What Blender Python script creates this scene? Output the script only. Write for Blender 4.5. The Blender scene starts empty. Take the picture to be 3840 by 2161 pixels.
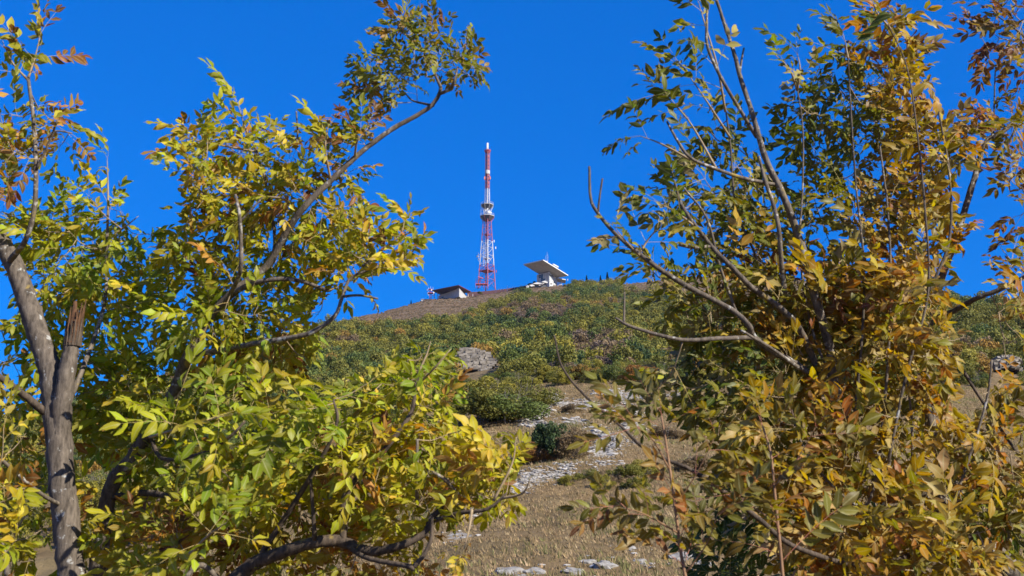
import bpy, bmesh, math, random
import numpy as np
from mathutils import Vector, Matrix, Quaternion
R = math.radians
random.seed(7); rng = np.random.default_rng(7)
scene = bpy.context.scene
col = scene.collection

# ---------------------------------------------------------------- camera, sky, sun, exposure
PITCH, FPX, CW, CH = R(16.0), 4117.0, 1920.0, 1080.5
cam_d = bpy.data.cameras.new('camera'); cam = bpy.data.objects.new('camera', cam_d); col.objects.link(cam)
cam.location = (0, 0, 1.7); cam.rotation_euler = (R(90) + PITCH, 0, 0)
cam_d.sensor_width = 36.0; cam_d.lens = 36.0 * FPX / 3840.0
cam_d.clip_start = 0.05; cam_d.clip_end = 6000
cam_d.dof.use_dof = True; cam_d.dof.focus_distance = 60.0; cam_d.dof.aperture_fstop = 9.5
scene.camera = cam
SUN_AZ, SUN_EL = R(128), R(35)          # azimuth clockwise from the view direction (+Y)
SUN = Vector((math.sin(SUN_AZ) * math.cos(SUN_EL), math.cos(SUN_AZ) * math.cos(SUN_EL), math.sin(SUN_EL)))
world = bpy.data.worlds.new('World'); scene.world = world; world.use_nodes = True
wn = world.node_tree; wn.nodes.clear()
sky = wn.nodes.new('ShaderNodeTexSky'); sky.sky_type = 'NISHITA'; sky.sun_disc = False
sky.sun_elevation = SUN_EL; sky.sun_rotation = SUN_AZ
sky.altitude = 900; sky.air_density = 1.0; sky.dust_density = 0.0; sky.ozone_density = 4.0
# deep polarised autumn blue: the same curve over the whole sky
sep = wn.nodes.new('ShaderNodeSeparateColor'); sep.mode = 'HSV'; com = wn.nodes.new('ShaderNodeCombineColor'); com.mode = 'HSV'
def wmath(op, sock, val):
    n = wn.nodes.new('ShaderNodeMath'); n.operation = op; wn.links.new(sock, n.inputs[0]); n.inputs[1].default_value = val; return n.outputs[0]
wn.links.new(sky.outputs[0], sep.inputs[0]); wn.links.new(sep.outputs[0], com.inputs[0])
wn.links.new(wmath('MINIMUM', wmath('MULTIPLY', sep.outputs[1], 1.6), 1.0), com.inputs[1])
wn.links.new(wmath('MULTIPLY', wmath('POWER', sep.outputs[2], 0.45), 1.57), com.inputs[2])
mg = wn.nodes.new('ShaderNodeMix'); mg.data_type = 'RGBA'; mg.blend_type = 'MULTIPLY'; mg.inputs[0].default_value = 1.0; mg.inputs[7].default_value = (1.0, 0.69, 1.0, 1.0)
bg = wn.nodes.new('ShaderNodeBackground'); bg.inputs['Strength'].default_value = 0.13
wo = wn.nodes.new('ShaderNodeOutputWorld')
wn.links.new(com.outputs[0], mg.inputs[6]); wn.links.new(mg.outputs[2], bg.inputs['Color']); wn.links.new(bg.outputs[0], wo.inputs['Surface'])
sl = bpy.data.lights.new('sun', 'SUN'); sl.energy = 4.2; sl.angle = R(0.5); sl.color = (1.0, 0.93, 0.82)
so = bpy.data.objects.new('sun', sl); col.objects.link(so); so.location = (60, -40, 80)
so.rotation_euler = SUN.to_track_quat('Z', 'Y').to_euler()
vs = scene.view_settings; vs.view_transform = 'Standard'; vs.look = 'None'; vs.exposure = 1.12; vs.gamma = 1.0
vs.use_curve_mapping = False
scene.cycles.max_bounces = 6; scene.cycles.transparent_max_bounces = 4

# ---------------------------------------------------------------- helpers
cp, sp = math.cos(PITCH), math.sin(PITCH)
def P(px, py, Y):
    """world point seen at photo pixel (px, py), Y metres ahead of the camera along the ground"""
    t = (CH - py) / FPX
    zY = math.tan(PITCH + math.atan(t)); z = zY * Y
    return Vector(((px - CW) / FPX * (Y * cp + z * sp), Y, z + 1.7))
def proj(x, y, z):
    z = z - 1.7; zc = y * cp + z * sp
    return CW + FPX * x / zc, CH - FPX * (z * cp - y * sp) / zc
def tag(o, label=None, cat=None, group=None, kind=None):
    if label: o['label'] = label
    if cat: o['category'] = cat
    if group: o['group'] = group
    if kind: o['kind'] = kind
    return o
def empty(name, loc=(0, 0, 0), rz=0.0):
    o = bpy.data.objects.new(name, None); col.objects.link(o); o.location = loc; o.rotation_euler[2] = rz
    o.empty_display_size = 0.2
    return o
def link(name, me, parent=None, mat=None, world_space=True):
    """one mesh object; vertices given in world space are moved into the parent's frame"""
    o = bpy.data.objects.new(name, me); col.objects.link(o)
    if mat is not None:
        for m in (mat if isinstance(mat, (list, tuple)) else [mat]): me.materials.append(m)
    if parent is not None:
        o.parent = parent
        if world_space:
            par = parent; M = Matrix.Identity(4)
            while par is not None: M = par.matrix_basis @ M; par = par.parent
            me.transform(M.inverted())
    return o
class MB:
    def __init__(s): s.v = []; s.f = []; s.mi = []
    def add(s, v, f, m=0):
        b = len(s.v); s.v += [tuple(p) for p in v]; s.f += [tuple(i + b for i in q) for q in f]; s.mi += [m] * len(f)
    def box(s, c, d, rot=None, m=0):
        x, y, z = [k / 2 for k in d]; q = []
        for a in (-1, 1):
            for b in (-1, 1):
                for e in (-1, 1):
                    p = Vector((a * x, b * y, e * z)); p = rot @ p if rot is not None else p; q.append(p + Vector(c))
        s.add(q, [(0, 1, 3, 2), (4, 6, 7, 5), (0, 4, 5, 1), (2, 3, 7, 6), (0, 2, 6, 4), (1, 5, 7, 3)], m)
    def bar(s, a, b, r, n=5, r2=None, m=0):
        a, b = Vector(a), Vector(b); d = (b - a); r2 = r if r2 is None else r2
        u = d.orthogonal().normalized(); w = d.normalized().cross(u); v = []
        for p, rr in ((a, r), (b, r2)):
            for k in range(n):
                t = 2 * math.pi * k / n; v.append(p + u * math.cos(t) * rr + w * math.sin(t) * rr)
        f = [(k, (k + 1) % n, n + (k + 1) % n, n + k) for k in range(n)] + [tuple(range(n))[::-1], tuple(range(n, 2 * n))]
        s.add(v, f, m)
    def prism(s, bot, top, m=0):
        n = len(bot)
        s.add(list(bot) + list(top), [(k, (k + 1) % n, n + (k + 1) % n, n + k) for k in range(n)] + [tuple(range(n))[::-1], tuple(range(n, 2 * n))], m)
    def lathe(s, c, prof, n=12, m=0, axis=None):
        q = Vector((0, 0, 1)).rotation_difference(Vector(axis)) if axis is not None else Quaternion()
        v = []
        for r, z in prof:
            for k in range(n):
                t = 2 * math.pi * k / n; v.append(Vector(c) + q @ Vector((r * math.cos(t), r * math.sin(t), z)))
        f = []
        for i in range(len(prof) - 1):
            for k in range(n): f.append((i * n + k, i * n + (k + 1) % n, (i + 1) * n + (k + 1) % n, (i + 1) * n + k))
        f += [tuple(range(n))[::-1], tuple(range((len(prof) - 1) * n, len(prof) * n))]
        s.add(v, f, m)
    def mesh(s, name, smooth=False):
        me = bpy.data.meshes.new(name); me.from_pydata(s.v, [], s.f)
        if any(s.mi): me.polygons.foreach_set('material_index', s.mi)
        if smooth: me.polygons.foreach_set('use_smooth', [True] * len(s.f))
        me.update(); return me
    def build(s, name, mat, parent=None, smooth=False): return link(name, s.mesh(name, smooth), parent, mat)

# ---------------------------------------------------------------- materials
def mat_base(name):
    m = bpy.data.materials.new(name); m.use_nodes = True; nt = m.node_tree
    return m, nt, nt.nodes['Principled BSDF'], lambda a, b: nt.links.new(a, b)
def node(nt, t, **kw):
    n = nt.nodes.new(t)
    for k, v in kw.items():
        if k in n.inputs: n.inputs[k].default_value = v
        else: setattr(n, k, v)
    return n
def ramp(nt, stops, interp='LINEAR'):
    n = nt.nodes.new('ShaderNodeValToRGB'); n.color_ramp.interpolation = interp
    e = n.color_ramp.elements
    while len(e) < len(stops): e.new(0.5)
    for k, (p, c) in enumerate(stops): e[k].position = p; e[k].color = (*c, 1)
    return n
def mixc(nt, blend, a, b, fac):
    n = nt.nodes.new('ShaderNodeMix'); n.data_type = 'RGBA'; n.blend_type = blend
    for sock, val in ((n.inputs[0], fac), (n.inputs[6], a), (n.inputs[7], b)):
        if isinstance(val, (int, float)): sock.default_value = val
        elif isinstance(val, tuple): sock.default_value = (*val, 1)
        else: nt.links.new(val, sock)
    return n.outputs[2]
def noisy(name, c1, c2, scale, rough=0.8, bump=0.0, bscale=None, detail=6, coord='Object', spec=0.3):
    m, nt, b, L = mat_base(name)
    tc = node(nt, 'ShaderNodeTexCoord'); nz = node(nt, 'ShaderNodeTexNoise', Scale=scale, Detail=detail, Roughness=0.65)
    L(tc.outputs[coord], nz.inputs['Vector']); r = ramp(nt, [(0.3, c1), (0.7, c2)]); L(nz.outputs['Fac'], r.inputs[0])
    L(r.outputs[0], b.inputs['Base Color']); b.inputs['Roughness'].default_value = rough
    b.inputs['Specular IOR Level'].default_value = spec
    if bump:
        n2 = node(nt, 'ShaderNodeTexNoise', Scale=bscale or scale * 4, Detail=5); L(tc.outputs[coord], n2.inputs['Vector'])
        bp = node(nt, 'ShaderNodeBump', Strength=bump); L(n2.outputs['Fac'], bp.inputs['Height']); L(bp.outputs[0], b.inputs['Normal'])
    return m
def bark_mat(name, c1, c2, lichen, lich_amt):
    m, nt, b, L = mat_base(name)
    tc = node(nt, 'ShaderNodeTexCoord')
    mp = node(nt, 'ShaderNodeMapping'); mp.inputs['Scale'].default_value = (60, 60, 14); L(tc.outputs['Object'], mp.inputs[0])
    n1 = node(nt, 'ShaderNodeTexNoise', Scale=1.0, Detail=8, Roughness=0.7); L(mp.outputs[0], n1.inputs['Vector'])
    r1 = ramp(nt, [(0.32, c1), (0.66, c2)]); L(n1.outputs['Fac'], r1.inputs[0])
    n2 = node(nt, 'ShaderNodeTexNoise', Scale=26.0, Detail=5, Roughness=0.6); L(tc.outputs['Object'], n2.inputs['Vector'])
    r2 = ramp(nt, [(lich_amt, (0, 0, 0)), (lich_amt + 0.05, (1, 1, 1))]); L(n2.outputs['Fac'], r2.inputs[0])
    c = mixc(nt, 'MIX', r1.outputs[0], lichen, r2.outputs[0])
    n3 = node(nt, 'ShaderNodeTexNoise', Scale=11.0, Detail=4); L(tc.outputs['Object'], n3.inputs['Vector'])
    r3 = ramp(nt, [(0.66, (0, 0, 0)), (0.72, (1, 1, 1))]); L(n3.outputs['Fac'], r3.inputs[0])
    c = mixc(nt, 'MIX', c, (0.26, 0.19, 0.05), r3.outputs[0])
    L(c, b.inputs['Base Color']); b.inputs['Roughness'].default_value = 0.9; b.inputs['Specular IOR Level'].default_value = 0.2
    bp = node(nt, 'ShaderNodeBump', Strength=0.9, Distance=0.006); L(n1.outputs['Fac'], bp.inputs['Height']); L(bp.outputs[0], b.inputs['Normal'])
    return m
def leaf_mat(name, use_object):
    m, nt, b, L = mat_base(name)
    if use_object: src = node(nt, 'ShaderNodeObjectInfo').outputs['Color']
    else: src = node(nt, 'ShaderNodeAttribute', attribute_name='Col').outputs['Color']
    lr = node(nt, 'ShaderNodeAttribute', attribute_name='lr'); mid = node(nt, 'ShaderNodeAttribute', attribute_name='mid')
    hv = node(nt, 'ShaderNodeHueSaturation')
    mr = node(nt, 'ShaderNodeMapRange'); mr.inputs[3].default_value = 0.7; mr.inputs[4].default_value = 1.3
    L(lr.outputs['Fac'], mr.inputs[0]); L(mr.outputs[0], hv.inputs['Value'])
    mh = node(nt, 'ShaderNodeMapRange'); mh.inputs[3].default_value = 0.47; mh.inputs[4].default_value = 0.52
    fr = node(nt, 'ShaderNodeMath', operation='FRACT'); mu = node(nt, 'ShaderNodeMath', operation='MULTIPLY'); mu.inputs[1].default_value = 7.3
    L(lr.outputs['Fac'], mu.inputs[0]); L(mu.outputs[0], fr.inputs[0]); L(fr.outputs[0], mh.inputs[0]); L(mh.outputs[0], hv.inputs['Hue'])
    L(src, hv.inputs['Color'])
    tc = node(nt, 'ShaderNodeTexCoord'); nz = node(nt, 'ShaderNodeTexNoise', Scale=38.0, Detail=4, Roughness=0.6); L(tc.outputs['Object'], nz.inputs['Vector'])
    ad = node(nt, 'ShaderNodeMath', operation='MULTIPLY_ADD'); ad.inputs[1].default_value = -0.16; L(mid.outputs['Fac'], ad.inputs[0]); L(nz.outputs['Fac'], ad.inputs[2])
    r = ramp(nt, [(0.57, (0, 0, 0)), (0.66, (1, 1, 1))]); L(ad.outputs[0], r.inputs[0])
    fm = node(nt, 'ShaderNodeMath', operation='MULTIPLY'); fm.inputs[1].default_value = 0.75; L(r.outputs[0], fm.inputs[0])
    c = mixc(nt, 'MIX', hv.outputs[0], (0.16, 0.075, 0.02), fm.outputs[0])
    vm = ramp(nt, [(0.8, (0, 0, 0)), (1.0, (1, 1, 1))]); L(mid.outputs['Fac'], vm.inputs[0])
    vf = node(nt, 'ShaderNodeMath', operation='MULTIPLY'); vf.inputs[1].default_value = 0.45; L(vm.outputs[0], vf.inputs[0])
    c = mixc(nt, 'MIX', c, (0.5, 0.48, 0.22), vf.outputs[0])
    geo = node(nt, 'ShaderNodeNewGeometry')                       # the underside of an ash leaf is paler
    bf = node(nt, 'ShaderNodeMath', operation='MULTIPLY'); bf.inputs[1].default_value = 0.2; L(geo.outputs['Backfacing'], bf.inputs[0])
    cu = mixc(nt, 'MIX', c, (0.40, 0.36, 0.19), bf.outputs[0])
    L(cu, b.inputs['Base Color']); b.inputs['Roughness'].default_value = 0.45; b.inputs['Specular IOR Level'].default_value = 0.22
    tr = node(nt, 'ShaderNodeBsdfTranslucent')
    hv2 = node(nt, 'ShaderNodeHueSaturation', Saturation=1.15, Value=1.15); L(c, hv2.inputs['Color']); L(hv2.outputs[0], tr.inputs['Color'])
    mx = node(nt, 'ShaderNodeMixShader'); mx.inputs[0].default_value = 0.48
    L(b.outputs[0], mx.inputs[1]); L(tr.outputs[0], mx.inputs[2])
    L(mx.outputs[0], nt.nodes['Material Output'].inputs['Surface'])
    return m
def crown_mat(name, use_object):
    m, nt, b, L = mat_base(name)
    tn = node(nt, 'ShaderNodeAttribute', attribute_name='tint')
    if use_object: src = node(nt, 'ShaderNodeObjectInfo').outputs['Color']
    else: src = node(nt, 'ShaderNodeAttribute', attribute_name='Col').outputs['Color']
    hv = node(nt, 'ShaderNodeHueSaturation')
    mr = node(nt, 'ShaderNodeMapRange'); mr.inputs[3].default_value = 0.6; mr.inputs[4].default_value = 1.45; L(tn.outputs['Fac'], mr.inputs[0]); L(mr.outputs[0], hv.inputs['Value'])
    mh = node(nt, 'ShaderNodeMapRange'); mh.inputs[3].default_value = 0.508; mh.inputs[4].default_value = 0.485; L(tn.outputs['Fac'], mh.inputs[0]); L(mh.outputs[0], hv.inputs['Hue'])
    L(src, hv.inputs['Color']); L(hv.outputs[0], b.inputs['Base Color'])
    b.inputs['Roughness'].default_value = 0.65; b.inputs['Specular IOR Level'].default_value = 0.2
    tr = node(nt, 'ShaderNodeBsdfTranslucent'); L(hv.outputs[0], tr.inputs['Color'])
    mx = node(nt, 'ShaderNodeMixShader'); mx.inputs[0].default_value = 0.3
    L(b.outputs[0], mx.inputs[1]); L(tr.outputs[0], mx.inputs[2]); L(mx.outputs[0], nt.nodes['Material Output'].inputs['Surface'])
    return m
def ground_mat():
    m, nt, b, L = mat_base('dry_meadow')
    geo = node(nt, 'ShaderNodeNewGeometry')
    def nz(sc, d=6, r=0.6):
        n = node(nt, 'ShaderNodeTexNoise', Scale=sc, Detail=d, Roughness=r); L(geo.outputs['Position'], n.inputs['Vector']); return n.outputs['Fac']
    r1 = ramp(nt, [(0.25, (0.10, 0.068, 0.036)), (0.5, (0.18, 0.125, 0.068)), (0.75, (0.27, 0.195, 0.11))]); L(nz(0.33, 12, 0.82), r1.inputs[0])
    r2 = ramp(nt, [(0.45, (0, 0, 0)), (0.7, (1, 1, 1))]); L(nz(0.06, 5), r2.inputs[0])
    f2 = node(nt, 'ShaderNodeMath', operation='MULTIPLY'); f2.inputs[1].default_value = 0.55; L(r2.outputs[0], f2.inputs[0])
    c = mixc(nt, 'MIX', r1.outputs[0], (0.105, 0.10, 0.045), f2.outputs[0])
    c = mixc(nt, 'MIX', c, (0.13, 0.095, 0.085), 0.3)
    r5 = ramp(nt, [(0.35, (0.55, 0.55, 0.55)), (0.65, (1.25, 1.22, 1.18))]); L(nz(0.22, 8, 0.8), r5.inputs[0]); c = mixc(nt, 'MULTIPLY', c, r5.outputs[0], 0.8)
    sy = node(nt, 'ShaderNodeSeparateXYZ'); L(geo.outputs['Position'], sy.inputs[0])      # lower meadow: paler straw; upper turf: browner
    my = node(nt, 'ShaderNodeMapRange'); my.inputs[1].default_value = 30.0; my.inputs[2].default_value = 80.0; my.inputs[3].default_value = 1.0; my.inputs[4].default_value = 0.0; L(sy.outputs[2], my.inputs[0])
    c = mixc(nt, 'MULTIPLY', c, (1.28, 1.27, 1.0), my.outputs[0])
    rk = node(nt, 'ShaderNodeAttribute', attribute_name='rock')
    ad = node(nt, 'ShaderNodeMath', operation='ADD'); L(rk.outputs['Fac'], ad.inputs[0]); L(nz(1.6, 8, 0.75), ad.inputs[1])
    r3 = ramp(nt, [(0.98, (0, 0, 0)), (1.0, (1, 1, 1))]); 
    mr = node(nt, 'ShaderNodeMapRange'); mr.inputs[1].default_value = 0.94; mr.inputs[2].default_value = 1.05; L(ad.outputs[0], mr.inputs[0])
    rs = ramp(nt, [(0.3, (0.25, 0.22, 0.175)), (0.7, (0.40, 0.37, 0.32))]); L(nz(3.0, 6), rs.inputs[0])
    c = mixc(nt, 'MIX', c, rs.outputs[0], mr.outputs[0])
    L(c, b.inputs['Base Color']); b.inputs['Roughness'].default_value = 0.95; b.inputs['Specular IOR Level'].default_value = 0.1
    bp = node(nt, 'ShaderNodeBump', Strength=0.8, Distance=0.5); L(nz(1.4, 8, 0.75), bp.inputs['Height']); L(bp.outputs[0], b.inputs['Normal'])
    return m
def banded_paint(name, bands):
    """tower paint: red and white bands by height above the tower's foot"""
    m, nt, b, L = mat_base(name)
    tc = node(nt, 'ShaderNodeTexCoord'); sx = node(nt, 'ShaderNodeSeparateXYZ'); L(tc.outputs['Object'], sx.inputs[0])
    mr = node(nt, 'ShaderNodeMapRange'); mr.inputs[1].default_value = 0; mr.inputs[2].default_value = 125.0; L(sx.outputs[2], mr.inputs[0])
    r = ramp(nt, bands, 'CONSTANT'); L(mr.outputs[0], r.inputs[0])
    nz = node(nt, 'ShaderNodeTexNoise', Scale=0.8, Detail=5); L(tc.outputs['Object'], nz.inputs['Vector'])
    r2 = ramp(nt, [(0.3, (0.75, 0.72, 0.7)), (0.65, (1, 1, 1))]); L(nz.outputs['Fac'], r2.inputs[0])
    L(mixc(nt, 'MULTIPLY', r.outputs[0], r2.outputs[0], 1.0), b.inputs['Base Color']); b.inputs['Roughness'].default_value = 0.55
    return m
M = {}
M['bark'] = bark_mat('ash_bark', (0.035, 0.028, 0.022), (0.165, 0.135, 0.105), (0.33, 0.33, 0.31), 0.61)
M['bark_pale'] = bark_mat('lichened_bark', (0.045, 0.036, 0.028), (0.20, 0.165, 0.125), (0.36, 0.34, 0.30), 0.57)
M['bark_dark'] = bark_mat('dark_bark', (0.022, 0.017, 0.013), (0.12, 0.09, 0.065), (0.22, 0.21, 0.18), 0.66)
M['wood'] = noisy('splintered_wood', (0.03, 0.014, 0.009), (0.14, 0.07, 0.032), 70, 0.9, 0.5)
M['twig'] = noisy('young_twig', (0.17, 0.12, 0.07), (0.34, 0.26, 0.15), 30, 0.7)
M['twig_pink'] = noisy('reddish_twig', (0.17, 0.09, 0.045), (0.32, 0.19, 0.10), 30, 0.7)
M['rachis'] = noisy('leaf_stalk', (0.34, 0.24, 0.09), (0.45, 0.36, 0.13), 20, 0.6)
M['rachis_red'] = noisy('red_leaf_stalk', (0.34, 0.11, 0.07), (0.48, 0.22, 0.14), 20, 0.6)
M['leaf'] = leaf_mat('ash_leaf', True); M['leaf_mass'] = leaf_mat('ash_leaf_mass', False)
M['crown'] = crown_mat('crown_leaves', True); M['crown_mass'] = crown_mat('crown_leaves_mass', False)
M['ground'] = ground_mat()
M['stone'] = noisy('limestone', (0.12, 0.108, 0.09), (0.31, 0.295, 0.265), 2.5, 0.9, 0.6, 9)
M['scree'] = noisy('pale_scree', (0.19, 0.172, 0.145), (0.44, 0.415, 0.37), 2.5, 0.9, 0.5, 9)
M['cliff'] = noisy('cliff_limestone', (0.11, 0.095, 0.075), (0.31, 0.275, 0.225), 0.9, 0.9, 0.7, 4)
M['white'] = noisy('white_paint', (0.50, 0.50, 0.48), (0.68, 0.67, 0.65), 0.6, 0.6)
M['concrete'] = noisy('pale_render', (0.34, 0.34, 0.33), (0.48, 0.48, 0.47), 0.5, 0.8)
M['panel'] = noisy('weathered_panels', (0.30, 0.33, 0.33), (0.62, 0.63, 0.62), 0.7, 0.7)
M['soffit'] = noisy('soffit', (0.34, 0.33, 0.32), (0.44, 0.43, 0.42), 0.4, 0.9)
M['glass'] = noisy('dark_glass', (0.03, 0.05, 0.06), (0.06, 0.09, 0.10), 0.8, 0.15, spec=0.6)
M['maroon'] = noisy('maroon_roof', (0.10, 0.025, 0.025), (0.17, 0.04, 0.04), 0.6, 0.6)
M['brown'] = noisy('brown_cladding', (0.08, 0.035, 0.035), (0.12, 0.055, 0.052), 0.5, 0.7)
M['red'] = noisy('red_paint', (0.34, 0.06, 0.07), (0.42, 0.10, 0.11), 0.7, 0.5)
M['orange'] = noisy('orange_paint', (0.65, 0.16, 0.08), (0.75, 0.22, 0.10), 0.7, 0.5)
M['darksteel'] = noisy('dark_steel', (0.07, 0.075, 0.08), (0.13, 0.135, 0.14), 0.7, 0.5)
M['trunk_far'] = noisy('far_bark', (0.09, 0.075, 0.06), (0.24, 0.21, 0.18), 1.5, 0.9)
RED, WHT = (0.38, 0.11, 0.135), (0.58, 0.59, 0.60)
def hh(py):
    t = (1083.0 - py) / FPX; return 844.0 * t / (cp - sp * t)
M['tower'] = banded_paint('tower_bands', [(0, RED), (hh(996) / 125, WHT), (hh(906) / 125, RED), (hh(818) / 125, WHT), (hh(710) / 125, RED)])

# ---------------------------------------------------------------- terrain
RX = [-900, 0, 110, 720, 1050, 1290, 1450, 1600, 1720, 1830, 1960, 2100, 2250, 2400, 2600, 2800, 3100, 3400, 3600, 3840, 4700]
RP = [1700, 1610, 1590, 1425, 1290, 1212, 1168, 1130, 1119, 1097, 1077, 1070, 1072, 1060, 1043, 1040, 1058, 1110, 1150, 1160, 1250]
RY = [420, 430, 430, 470, 560, 640, 760, 790, 800, 806, 806, 800, 790, 780, 760, 740, 640, 520, 430, 420, 420]
NX = [-900, 0, 720, 1300, 1700, 2000, 2300, 2800, 3300, 3840, 4700]
NP = [1850, 1800, 1700, 1570, 1500, 1462, 1438, 1450, 1465, 1478, 1500]
def wob(x, y):
    s = np.zeros_like(x)
    for k, (fx, fy, a, ph) in enumerate([(0.9, 0.5, .10, 0.3), (0.35, 0.8, .12, 1.7), (0.21, -0.17, .22, 2.2), (1.7, 1.1, .05, .9), (-1.1, 2.3, .045, 4.1),
                                         (0.07, 0.05, .5, .4), (0.031, -0.043, 1.0, 5.0), (0.013, 0.019, 1.5, 3.0)]):
        lim = np.clip(y / 60.0, 0.0, 1.0) if a < .3 else np.clip((y - 90) / 260.0, 0, 1)
        s = s + a * lim * np.sin(fx * x + fy * y + ph) * np.cos(fy * x * 0.7 - fx * y * 1.3 + 2 * ph)
    return s
def height(x, y):
    x = np.asarray(x, float); y = np.asarray(y, float)
    az = np.degrees(np.arctan2(x, y)); r = np.hypot(x, y)
    azc = np.radians(np.clip(az, -36, 36)); Y = r * np.cos(azc)
    px = CW + 3997.0 * np.tan(azc)
    yr = np.interp(px, RX, RY); pr = np.interp(px, RX, RP); pn = np.interp(px, NX, NP)
    s = np.clip((Y - 115) / (yr - 115), 0, 1)
    pfar = pn + (pr - pn) * (1 - (1 - s) ** 1.3)
    def zz(p, Yv): return np.tan(PITCH + np.arctan((CH - p) / FPX)) * Yv
    z115 = zz(pn, 115.0); z90 = zz(pn + 118, 90.0); z60 = zz(pn + 400, 60.0)
    z35 = np.minimum(z60 - 4.2, 0.6)
    knots = [0, 5, 16, 35, 60, 90, 115]; vals = [-1.7 + 0 * z60, -1.7 + 0 * z60, -1.35 + 0 * z60, z35, z60, z90, z115]
    zn = vals[0].copy()
    for i in range(6):
        k = (Y >= knots[i]) & (Y < knots[i + 1]); t = (Y - knots[i]) / (knots[i + 1] - knots[i])
        zn = np.where(k, vals[i] + (vals[i + 1] - vals[i]) * t, zn)
    zf = zz(pfar, np.minimum(Y, yr))
    over = np.maximum(Y - yr, 0); zf = zf - 0.22 * over * (over / (over + 40))
    z = np.where(Y < 115, zn, zf)
    z = np.maximum(z, -60)
    w = np.clip((np.abs(az) - 45) / 60, 0, 1); w = w * w * (3 - 2 * w)
    z = z * (1 - w) + w * (-1.7 - 0.06 * np.minimum(r, 800))
    return z + 1.7 + wob(x, np.maximum(Y, 0)) * (1 - w)
def gz(x, y): return float(height(np.array([x]), np.array([y]))[0])
def ground_at(px, py, y0=20, y1=840):
    """first ground point along the ray of a photo pixel"""
    Ys = np.concatenate([np.arange(y0, 140, 0.25), np.arange(140, y1, 1.5)]); t = (CH - py) / FPX; k = math.tan(PITCH + math.atan(t))
    zs = k * Ys; xs = (px - CW) / FPX * (Ys * cp + zs * sp)
    g = height(xs, Ys); hit = np.nonzero(g >= zs + 1.7)[0]
    i = hit[0] if len(hit) else len(Ys) - 1
    return Vector((xs[i], Ys[i], g[i]))
# limestone patches on the meadow (photo px): x, y, rx, ry
PATCH = [(2000, 1585, 55, 22), (2035, 1545, 40, 22), (2075, 1500, 32, 26), (2100, 1515, 60, 10), (2180, 1520, 60, 16), (2270, 1470, 60, 12), (2345, 1490, 45, 25),
         (2340, 1545, 60, 28), (2370, 1600, 50, 20), (2250, 1625, 45, 22), (2290, 1655, 60, 22), (2150, 1580, 55, 12), (2240, 1700, 60, 16), (2290, 1700, 25, 14),
         (2260, 1740, 28, 9), (2000, 1790, 60, 24), (2080, 1780, 40, 12), (2130, 1755, 25, 14), (1940, 1830, 40, 20), (1760, 1930, 25, 20), (1720, 2010, 60, 18),
         (2240, 2115, 50, 10), (2150, 2150, 40, 8), (2350, 2060, 30, 6), (2430, 2115, 40, 8), (2560, 2100, 40, 8), (2450, 1490, 60, 14), (2540, 1480, 50, 12)]
def make_ground():
    az = np.concatenate([np.linspace(-180, -42, 40)[:-1], np.linspace(-42, -28, 29)[:-1], np.linspace(-28, 28, 340), np.linspace(28, 42, 29)[1:], np.linspace(42, 180, 40)[1:]])
    rr = np.concatenate([[0.02], np.linspace(2, 30, 15), np.linspace(31, 122, 150), np.geomspace(124, 900, 130), np.geomspace(930, 4500, 24)])
    A, Rr = np.meshgrid(np.radians(az), rr); x = Rr * np.sin(A); y = Rr * np.cos(A); z = height(x, y)
    na, nr = len(az), len(rr); v = np.stack([x.ravel(), y.ravel(), z.ravel()], 1)
    i = np.arange(nr - 1)[:, None] * na + np.arange(na - 1)[None]; f = np.stack([i, i + 1, i + 1 + na, i + na], -1).reshape(-1, 4)[:, ::-1]
    me = bpy.data.meshes.new('ground'); me.from_pydata(v.tolist(), [], f.tolist())
    zc = y.ravel() * cp + (z.ravel() - 1.7) * sp
    with np.errstate(all='ignore'):
        px = CW + FPX * v[:, 0] / zc; py = CH - FPX * ((v[:, 2] - 1.7) * cp - v[:, 1] * sp) / zc
    rock = np.zeros(len(v)); ok = (v[:, 1] > 25) & (v[:, 1] < 125)
    for (cx, cy, a, b) in PATCH:
        d = np.hypot((px - cx) / a, (py - cy) / b); rock = np.maximum(rock, np.where(ok, np.clip(1.6 - d, 0, 1) * 0.62, 0))
    at = me.attributes.new('rock', 'FLOAT', 'POINT'); at.data.foreach_set('value', np.nan_to_num(rock).astype(np.float32))
    me.polygons.foreach_set('use_smooth', [True] * len(f)); me.update()
    return tag(link('ground', me, None, M['ground']), 'dry grassy mountainside rising to a bare ridge', None, None, 'structure')
ground = make_ground()

# stones lying in the meadow: the largest as single pieces of the ground, the small ones as scree
def rock_mesh(name, seed, flat=0.55):
    r = random.Random(seed); bm = bmesh.new(); bmesh.ops.create_icosphere(bm, subdivisions=1, radius=1.0)
    for v in bm.verts:
        k = r.uniform(0.72, 1.15); v.co = Vector((v.co.x * k, v.co.y * k * 0.9, v.co.z * flat * r.uniform(.75, 1.1)))
    me = bpy.data.meshes.new(name); bm.to_mesh(me); bm.free(); me.materials.append(M['scree']); return me
rocks = [rock_mesh('stone', s) for s in range(8)]
cand = []
for (cx, cy, a, b) in PATCH:
    n = int(14 + a * b * 0.045) if cy < 2000 else 3
    for k in range(n):
        t = random.uniform(0, 6.283); q = math.sqrt(random.random()) * 1.15
        cand.append((cx + a * q * math.cos(t), cy + b * q * math.sin(t)))
scree_v, scree_f = [], []; n_st = 0
cand.sort(key=lambda c: -c[1]); random.shuffle(cand)
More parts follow.
